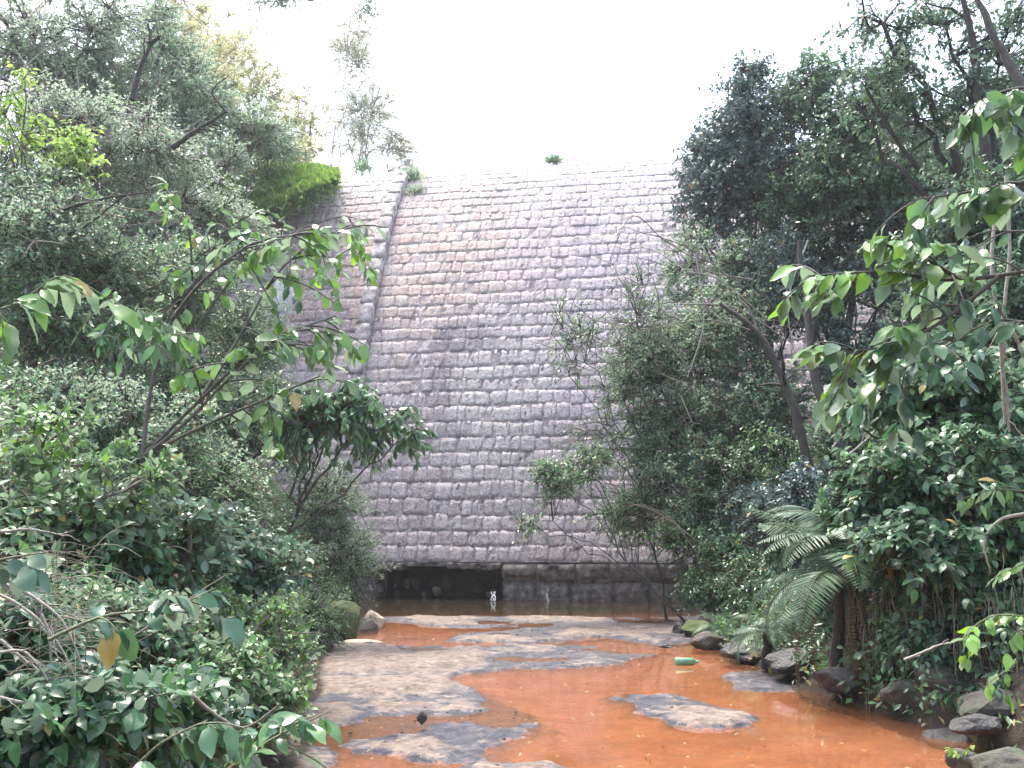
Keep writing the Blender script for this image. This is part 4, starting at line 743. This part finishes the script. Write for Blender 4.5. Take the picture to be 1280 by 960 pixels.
# --- ferns
def frond_mesh(L_, w0, droop_, seed, mat):
    rg = np.random.default_rng(seed); n = 16; t = np.linspace(0, 1, n)
    ang = np.linspace(.75, .75 - droop_, n); x = np.concatenate([[0], np.cumsum(np.cos(ang[:-1]) / (n - 1))]) * L_; z = np.concatenate([[0], np.cumsum(np.sin(ang[:-1]) / (n - 1))]) * L_
    P = np.stack([np.zeros(n) + .03 * L_ * np.sin(t * 3), x, z], 1); a = Acc(); a.tube(P[None], np.linspace(.007, .002, n)[None], 4)
    m = 34; s_ = np.linspace(.12, .995, m); pos = np.stack([np.interp(s_, t, P[:, c]) for c in range(3)], 1); tan = unit(np.stack([np.interp(s_, t, np.gradient(P[:, c])) for c in range(3)], 1))
    wid = w0 * L_ * np.sin(np.clip(s_, 0, 1) ** .75 * math.pi) ** .7 * .5 + .01
    for sg in (-1, 1):
        sd_ = np.array([sg, 0, 0.]) + tan * .35 - np.array([0, 0, .28]) + rg.normal(0, .05, (m, 3)); up_ = np.cross(tan, np.array([1., 0, 0])) * -1
        up_ = np.where(up_[:, 2:3] < 0, -up_, up_)
        V, F = leaves_geo(pos, sd_, up_, wid, np.full(m, L_ * .018), 'far'); a.add(V, F)
    return a.mesh('frond', [M[mat]], False)
fronds = [frond_mesh(1.0, .42, d_2, 300 + i, 'fern_leaf') for i, d_2 in enumerate((1.2, 1.5, 1.9, 2.3))]
dead_fronds = [frond_mesh(1.0, .07, .9, 310 + i, 'dead_frond') for i in range(2)]
def fern(label, u, v, Y, n, L_, seed, name='fern', dead=0, elev=(-.2, .9), group=None, arc=(0, 360)):
    rg = np.random.default_rng(seed); root = thing(name, label, 'fern', group); root.location = at(u, v, Y)
    A = Acc(); z0 = ground_z(root.location.x, root.location.y) - root.location.z
    A.tube(curve((0, .15, min(z0, -.05)), (0, 0, .03), 6, 0, .02, rg)[None], np.linspace(.06, .04, 6)[None], 7)
    link('stem', A.mesh('stem', [M['dark_bark']]), root)
    for k in range(n):
        o = link('frond', fronds[k % 4], root); sc = L_ * rg.uniform(.7, 1.1); o.scale = (sc, sc, sc)
        o.rotation_euler = (rg.uniform(*elev) - .35, rg.normal(0, .15), R(arc[0] + (arc[1] - arc[0]) * (k + rg.uniform(-.3, .3)) / n))
    for k in range(dead):
        o = link('dead_frond', dead_fronds[k % 2], root); sc = L_ * rg.uniform(.7, 1.0); o.scale = (sc, sc, sc); o.location = (rg.uniform(-.28, .28), rg.uniform(-.2, .1), rg.uniform(-.1, .05))
        o.rotation_euler = (-1.75 + rg.normal(0, .18), rg.normal(0, .2), R(rg.uniform(60, 300)))
        o['label'] = 'dead brown frond hanging down'
    return root
fern('large fern clump with long arching fronds and dead brown fronds hanging to the water', 1050, 725, 9.0, 15, 1.2, 1, dead=6, name='fern_clump')
fern('fern of long fronds spreading left above the large fern clump', 1070, 690, 9.2, 12, 1.0, 2, arc=(20, 220))
fern('fern half hidden behind the dark trunks above the large clump', 1030, 660, 10.5, 12, .9, 3)
fern('small fern low on the right shore behind the green bottle', 905, 790, 13.2, 12, .6, 4)
fern('small fern between the shore rocks and the large fern clump', 960, 790, 10.5, 12, .6, 5)
fern('feathery fern high beside the oval-leaved bush', 1110, 665, 9.4, 10, .8, 6, arc=(0, 180))

# --- grassy mound on the left end of the crest
def grass_mound():
    rg = np.random.default_rng(50)
    a = Acc(); n = 26000
    # profile of the mound: a soft ridge draped over the wing wall's top
    u0 = rg.uniform(262, 421, n)
    topv = np.interp(u0, [262, 300, 350, 400, 422], [232, 212, 207, 211, 218]); botv = np.interp(u0, [262, 300, 350, 385, 422], [276, 270, 256, 236, 222])
    f = rg.random(n) ** .8; v0 = topv * (1 - f) + botv * f
    Y = 27.6 - f * 2.2 + rg.normal(0, .12, n) - np.maximum(fbm(u0 * .06, v0 * .08, 3), 0) * 1.2; v0 = v0 + rg.exponential(2.0, n) * np.where(f > .7, 2.5, -.4)
    P = np.array([at(u, v, y) for u, v, y in zip(u0, v0, Y)])
    d = unit(rg.normal(0, .6, (n, 3)) + np.array([0, -.5, .35])); nr = unit(rg.normal(0, .6, (n, 3)) + np.array([0, -.4, .8]))
    ln = rg.uniform(.10, .26, n)
    V, F = leaves_geo(P, d, nr, ln, ln * .34, 'far')
    us = np.linspace(262, 421, 24); fs = np.linspace(-.05, 1.05, 10); VV = []
    for f_ in fs:
        for u in us:
            tv = np.interp(u, [262, 300, 350, 400, 422], [232, 212, 207, 211, 218]) + 4; bv = np.interp(u, [262, 300, 350, 385, 422], [276, 270, 256, 236, 222])
            VV.append(at(u, tv * (1 - f_) + bv * f_, 27.75 - f_ * 2.2))
    for u in us: VV.append(at(u, 330, 28.6))
    k = len(us); q = (np.arange(len(fs) - 1)[:, None] * k + np.arange(k - 1)[None]).ravel()
    me = mesh_np('earth_mound', VV[:-k], [np.stack([q, q + k, q + k + 1, q + 1], 1)], [M['mossy_green']], True)
    o = link('earth_mound', me); o['kind'] = 'structure'
    g_ = link('grass', mesh_np('grass', V, [F], [M['grass_leaf']])); g_['kind'] = 'stuff'; g_['label'] = 'bright green grass over the mound at the left end of the dam crest'; g_['category'] = 'grass'
grass_mound()
# pale whitish patch added between the leaves left of the dam
o = thing('pale_patch', 'pale whitish patch glimpsed through leaves left of the dam', 'rock', None, rock_mesh('pale_patch', (.3, .25, .7), 5, rough_mat('pale_white', [(.3, (.35, .34, .34)), (.6, (.7, .7, .7)), (.75, (.8, .8, .8))], 6), 3))
o.location = at(352, 375, 23.5)
# tufts on the crest
for (u, v, Y, r_, mat, lab, sd_) in ((518, 222, 27.3, 13, 'twiggy_leaf', 'dry straw-coloured tuft growing beside the top of the stone rib', 60), (455, 212, 29.5, 11, 'grey_leaf', 'dark tuft on the crest left of the stone rib', 61), (692, 203, 27.4, 7, 'grey_leaf', 'dark little tuft on the middle of the dam crest', 62), (522, 243, 26.7, 9, 'twiggy_leaf', 'straggly dry tuft hanging below the top of the rib on its right side', 63)):
    rg = np.random.default_rng(sd_); n = 260; c = at(u, v, Y); rr = r_ / FPX * Y
    P = c + rg.normal(0, .5, (n, 3)) * np.array([rr * 1.3, rr * .7, rr * .7]); d = unit(rg.normal(0, .6, (n, 3)) + np.array([0, -.4, .7])); nr = unit(rg.normal(0, 1, (n, 3))); ln = rg.uniform(.15, .32, n)
    V, F = leaves_geo(P, d, nr, ln, ln * .12, 'far'); thing('grass_tuft', lab, 'grass tuft', 'tufts growing on the dam crest', mesh_np('grass_tuft', V, [F], [M[mat]]))

# --- rocks
def rock(label, u, v, Y, r, mat, seed, group=None, sink=.3, name='rock', z=None, rot=0):
    o = thing(name, label, 'rock', group, rock_mesh(name, r, seed, M[mat], 3)); p = at(u, v, Y)
    o.location = (p[0], p[1], p[2] if z is None else z); o.rotation_euler = (0, 0, rot); return o
GL, GS = 'boulders on the left shore', 'rocks along the right shore'
rock('cream angular boulder at the water edge below the left foot of the dam', 466, 782, 15.6, (.19, .22, .24), 'cream_rock', 1, GL)
rock('brown boulder wedged behind the cream boulder', 455, 790, 15.2, (.2, .25, .24), 'mossy_rock', 2, GL)
rock('mossy green boulder beside the cream boulder', 425, 780, 14.2, (.36, .35, .34), 'mossy_green', 3, GL)
rock('flat shelf rock jutting under the cream boulder', 450, 805, 13.6, (.33, .3, .06), 'cream_rock', 4, GL)
rock('mossy boulder at the right waterline behind the green bottle', 870, 786, 14.2, (.22, .3, .14), 'mossy_green', 5, GS)
rock('dark jagged rock left of the mossy waterline boulder', 848, 788, 14.4, (.08, .1, .12), 'dark_rock', 6, GS)
rock('rounded mossy rock on the shore right above the green bottle', 885, 803, 12.9, (.24, .25, .14), 'mossy_rock', 7, GS)
rock('small dark flat stone in shallow water left of the green bottle', 832, 807, 12.7, (.1, .1, .03), 'dark_rock', 8, GS)
rock('dark wet slab under the small fern at the right shore', 935, 815, 11.6, (.32, .3, .12), 'dark_rock', 9, GS)
rock('dark rock at the foot of the fern clump on its left', 1000, 830, 10.0, (.34, .3, .16), 'dark_rock', 10, GS)
rock('long dark rock under the right fern fronds at the waterline', 1060, 850, 9.0, (.35, .25, .12), 'dark_rock', 11, GS)
rock('dark mossy rock right of the hanging dead fronds', 1150, 870, 8.2, (.32, .25, .14), 'mossy_rock', 12, GS)
rock('dark block rock on the right bank above the corner plant', 1190, 850, 8.0, (.25, .2, .14), 'mossy_rock', 13, GS)
rock('rock under the overhanging roots at the right edge', 1245, 880, 7.3, (.3, .2, .13), 'mossy_rock', 14, GS)
rock('low wet rock at the shore below the right edge branches', 1220, 905, 7.0, (.22, .2, .08), 'dark_rock', 15, GS)
rock('grey rounded rock in the bottom right corner', 1262, 958, 6.0, (.21, .2, .10), 'mossy_rock', 16, GS)
rock('small pale rock by the sprouting corner plant at the bottom right', 1203, 950, 6.3, (.11, .1, .07), 'mossy_rock', 17, GS)
rock('small dark pointed stone standing on the left rock slab', 527, 897, 7.75, (.045, .03, .05), 'mossy_rock', 23, sink=.3, rot=.5)
rg = np.random.default_rng(19)
RL = ['dark low rock at the waterline just left of the fern clump', 'mossy angular rock at the waterline under the middle of the fern clump', 'blackish rock set back in shade right of the hanging dead fronds', 'dark blocky rock on the orange shore left of the stacked pair', 'mossy flat rock standing on the stacked pair at the right shore', 'blackish flat rock just right of the tip of the hanging dead fronds', 'dark rock in the bank shade above the blackish flat rock', 'mossy rock high in the bank below the bright leafy twigs', 'low blackish rock nearest the water left of the corner boulder', 'dark rock wedged behind the corner boulder', 'mossy rock between the small fern and the large fern clump', 'blackish rock at the tip of the hanging dead fronds', 'dark rock at the right edge above the corner boulder', 'mossy rock half buried in the bank behind the stacked pair']
for k, (u, v) in enumerate([(1030, 838), (1095, 862), (1125, 845), (1170, 900), (1205, 880), (1110, 878), (1150, 845), (1225, 850), (1185, 925), (1255, 912), (975, 822), (1075, 868), (1270, 870), (1210, 830)]):
    q = on_plane(u, v); Y = float(np.clip(q[1] * 1.02, 6.4, 12)); r_ = rg.uniform(.13, .26)
    rock(RL[k], u, v, Y, (r_ * 1.3, r_, r_ * .6), ('dark_rock', 'mossy_rock', 'dark_rock')[k % 3], 400 + k, GS, rot=rg.uniform(0, 3))
# roots and dead strands hanging down the undercut right bank
A = Acc(); P = []
for _ in range(130):
    u, v = rg.uniform(1060, 1285), rg.uniform(690, 800); q = at(u, v, 9.1 - (u - 1060) / 225 * 1.6 - rg.uniform(0, .35)); L_ = rg.uniform(.3, .9)
    P.append(q + np.stack([np.cumsum(rg.normal(0, .022, 7)), np.cumsum(rg.normal(-.012, .02, 7)), -np.linspace(0, L_, 7)], 1))
A.tube(np.array(P), np.full((130, 7), .004), 3)
rt = thing('hanging_roots', 'curtain of thin dark roots and dead strands hanging down the shaded right bank', 'roots'); o = link('root_strands', A.mesh('root_strands', [M['twig']]), rt); o['kind'] = 'stuff'
rg = np.random.default_rng(9)
peb = []
n = 0; A = Acc()
bs = rock_mesh('pebble_proto', (1, 1, 1), 77, M['dark_rock'], 1)
bv = np.array([v.co[:] for v in bs.vertices]); bf = np.array([p.vertices[:] for p in bs.polygons])
for _ in range(300):
    y = rg.uniform(6, 17); x = rg.uniform(-2, 2.6); u = rg.uniform(.006, .022)
    if max(poly_sd(np.array([x]), np.array([y]), p)[0] for p in WETP) < .05: continue
    A.add(bv * np.array([u, u * rg.uniform(.6, 1.2), u * .5]) + np.array([x, y, .012]), bf)
o = link('pebbles', A.mesh('pebbles', [M['mossy_rock']], False)); o['kind'] = 'stuff'
P = np.stack([rg.uniform(-2, 3, 700), rg.uniform(6, 17, 700), np.full(700, .028)], 1); d = rg.normal(0, 1, (700, 3)) * np.array([1, 1, .12]); nr = rg.normal(0, .2, (700, 3)) + np.array([0, 0, 1.]); ln = rg.uniform(.02, .06, 700)
V, F = leaves_geo(P, d, nr, ln, ln * .5, 'far'); o = link('fallen_leaves', mesh_np('fallen_leaves', V, [F], [M['dead_leaf']])); o['kind'] = 'stuff'
# litter and low ground plants on both banks
def cover(name, n, xr_, yr_, mat, ln0, seed, asp=.5, up_=.3, kind='far', hmax=.12, f=None):
    rg = np.random.default_rng(seed); x = rg.uniform(*xr_, n); y = rg.uniform(*yr_, n); z = ground(x, y); k = (z > .05) & (fbm(x * .9, y * .9, seed) > -.16) & (z < 16)
    x, y, z = x[k], y[k], z[k]; P = np.stack([x, y, z + rg.random(len(x)) * hmax], 1)
    d = rg.normal(0, .7, (len(x), 3)) + np.array([0, -.2, up_]); nr = rg.normal(0, .5, (len(x), 3)) + np.array([0, -.4, 1.]); ln = ln0 * rg.uniform(.5, 1.2, len(x))
    V, F = leaves_geo(P, d, nr, ln, ln * asp, 'far'); o = link(name, mesh_np(name, V, [F], [M[mat]])); o['kind'] = 'stuff'
cover('ground_cover', 60000, (-9, -1.2), (3, 24), 'mid_leaf', .09, 5, hmax=.35)
cover('ground_cover', 70000, (2.4, 9), (4, 24), 'dark_leaf', .08, 6, hmax=.3)
cover('ground_cover', 40000, (8, 26), (8, 40), 'dark_leaf', .16, 8, hmax=.9)
cover('ground_cover', 40000, (-28, -8), (8, 40), 'grey_leaf', .16, 9, hmax=.9)
cover('leaf_litter', 30000, (-8, 8), (3, 24), 'dead_leaf', .07, 7, up_=0., hmax=.05)
# little sprouting plant at the lower right
spray('sprout', 'little sprouting plant with lime leaves growing by the bottom right rock', 'plant', [[(1203, 948, 6.2), (1195, 940, 6.2), (1185, 932, 6.2)], [(1203, 948, 6.2), (1206, 938, 6.2), (1215, 932, 6.2)]], 'lime_leaf', 'ovate', .05, 14, stem_r=.003, seed=40)

# --- green plastic bottle lying in the shallow water
def bottle():
    root = thing('bottle', 'green bottle lying on its side in the orange shallows near the right shore', 'bottle'); q = on_plane(858, 831)
    root.location = (q[0], q[1], .035); root.rotation_euler = (0, R(2), R(6))
    m, nt, o = newmat('green_plastic'); p = N(nt, 'ShaderNodeBsdfPrincipled', Roughness=.35); nt.links.new(ramp(nt, noise(nt, 9, 3, worldpos(nt)), [(.3, (.05, .2, .10)), (.7, (.16, .36, .22))]), p.inputs['Base Color']); nt.links.new(p.outputs[0], o.inputs['Surface'])
    prof_ = [(-.13, .0), (-.13, .035), (-.12, .043), (.05, .044), (.075, .04), (.095, .022), (.105, .014), (.125, .014)]
    V = [(x, r_ * math.cos(a), r_ * math.sin(a)) for x, r_ in prof_ for a in np.arange(14) * 2 * math.pi / 14]
    F = [[i * 14 + j, i * 14 + (j + 1) % 14, (i + 1) * 14 + (j + 1) % 14, (i + 1) * 14 + j] for i in range(len(prof_) - 1) for j in range(14)]
    link('body', mesh_np('body', V, [np.array(F)], [m], True), root)
    V = [(x, r_ * math.cos(a), r_ * math.sin(a)) for x, r_ in ((.118, .0), (.118, .017), (.138, .017), (.14, 0)) for a in np.arange(10) * 2 * math.pi / 10]
    F = [[i * 10 + j, i * 10 + (j + 1) % 10, (i + 1) * 10 + (j + 1) % 10, (i + 1) * 10 + j] for i in range(3) for j in range(10)]
    link('cap', mesh_np('cap', V, [np.array(F)], [M['foam'] if 0 else m], False), root)
bottle()
hm, hnt, ho = newmat('glare_haze'); pv = N(hnt, 'ShaderNodeVolumePrincipled'); pv.inputs['Density'].default_value = HAZE; pv.inputs['Color'].default_value = (.93, .96, 1, 1); pv.inputs['Anisotropy'].default_value = .4  # thin volume added to lift blacks and veil the view like lens glare
hnt.links.new(pv.outputs[0], ho.inputs['Volume'])
X0, X1, Y0, Y1, Z0, Z1 = -402, 402, -302, 902, -2.2, 34
hz = mesh_np('glare_haze', [(x, y, z) for z in (Z0, Z1) for y in (Y0, Y1) for x in (X0, X1)], [np.array([[0, 2, 3, 1], [4, 5, 7, 6], [0, 1, 5, 4], [2, 6, 7, 3], [0, 4, 6, 2], [1, 3, 7, 5]])], [hm])
h = link('glare_haze', hz); h['kind'] = 'stuff'
print('max z', max((o.matrix_world @ Vector(c)).z for o in bpy.data.objects if o.type == 'MESH' and o.name != 'glare_haze' for c in o.bound_box))
print('COUNT', COUNT, 'objects', len(bpy.data.objects))
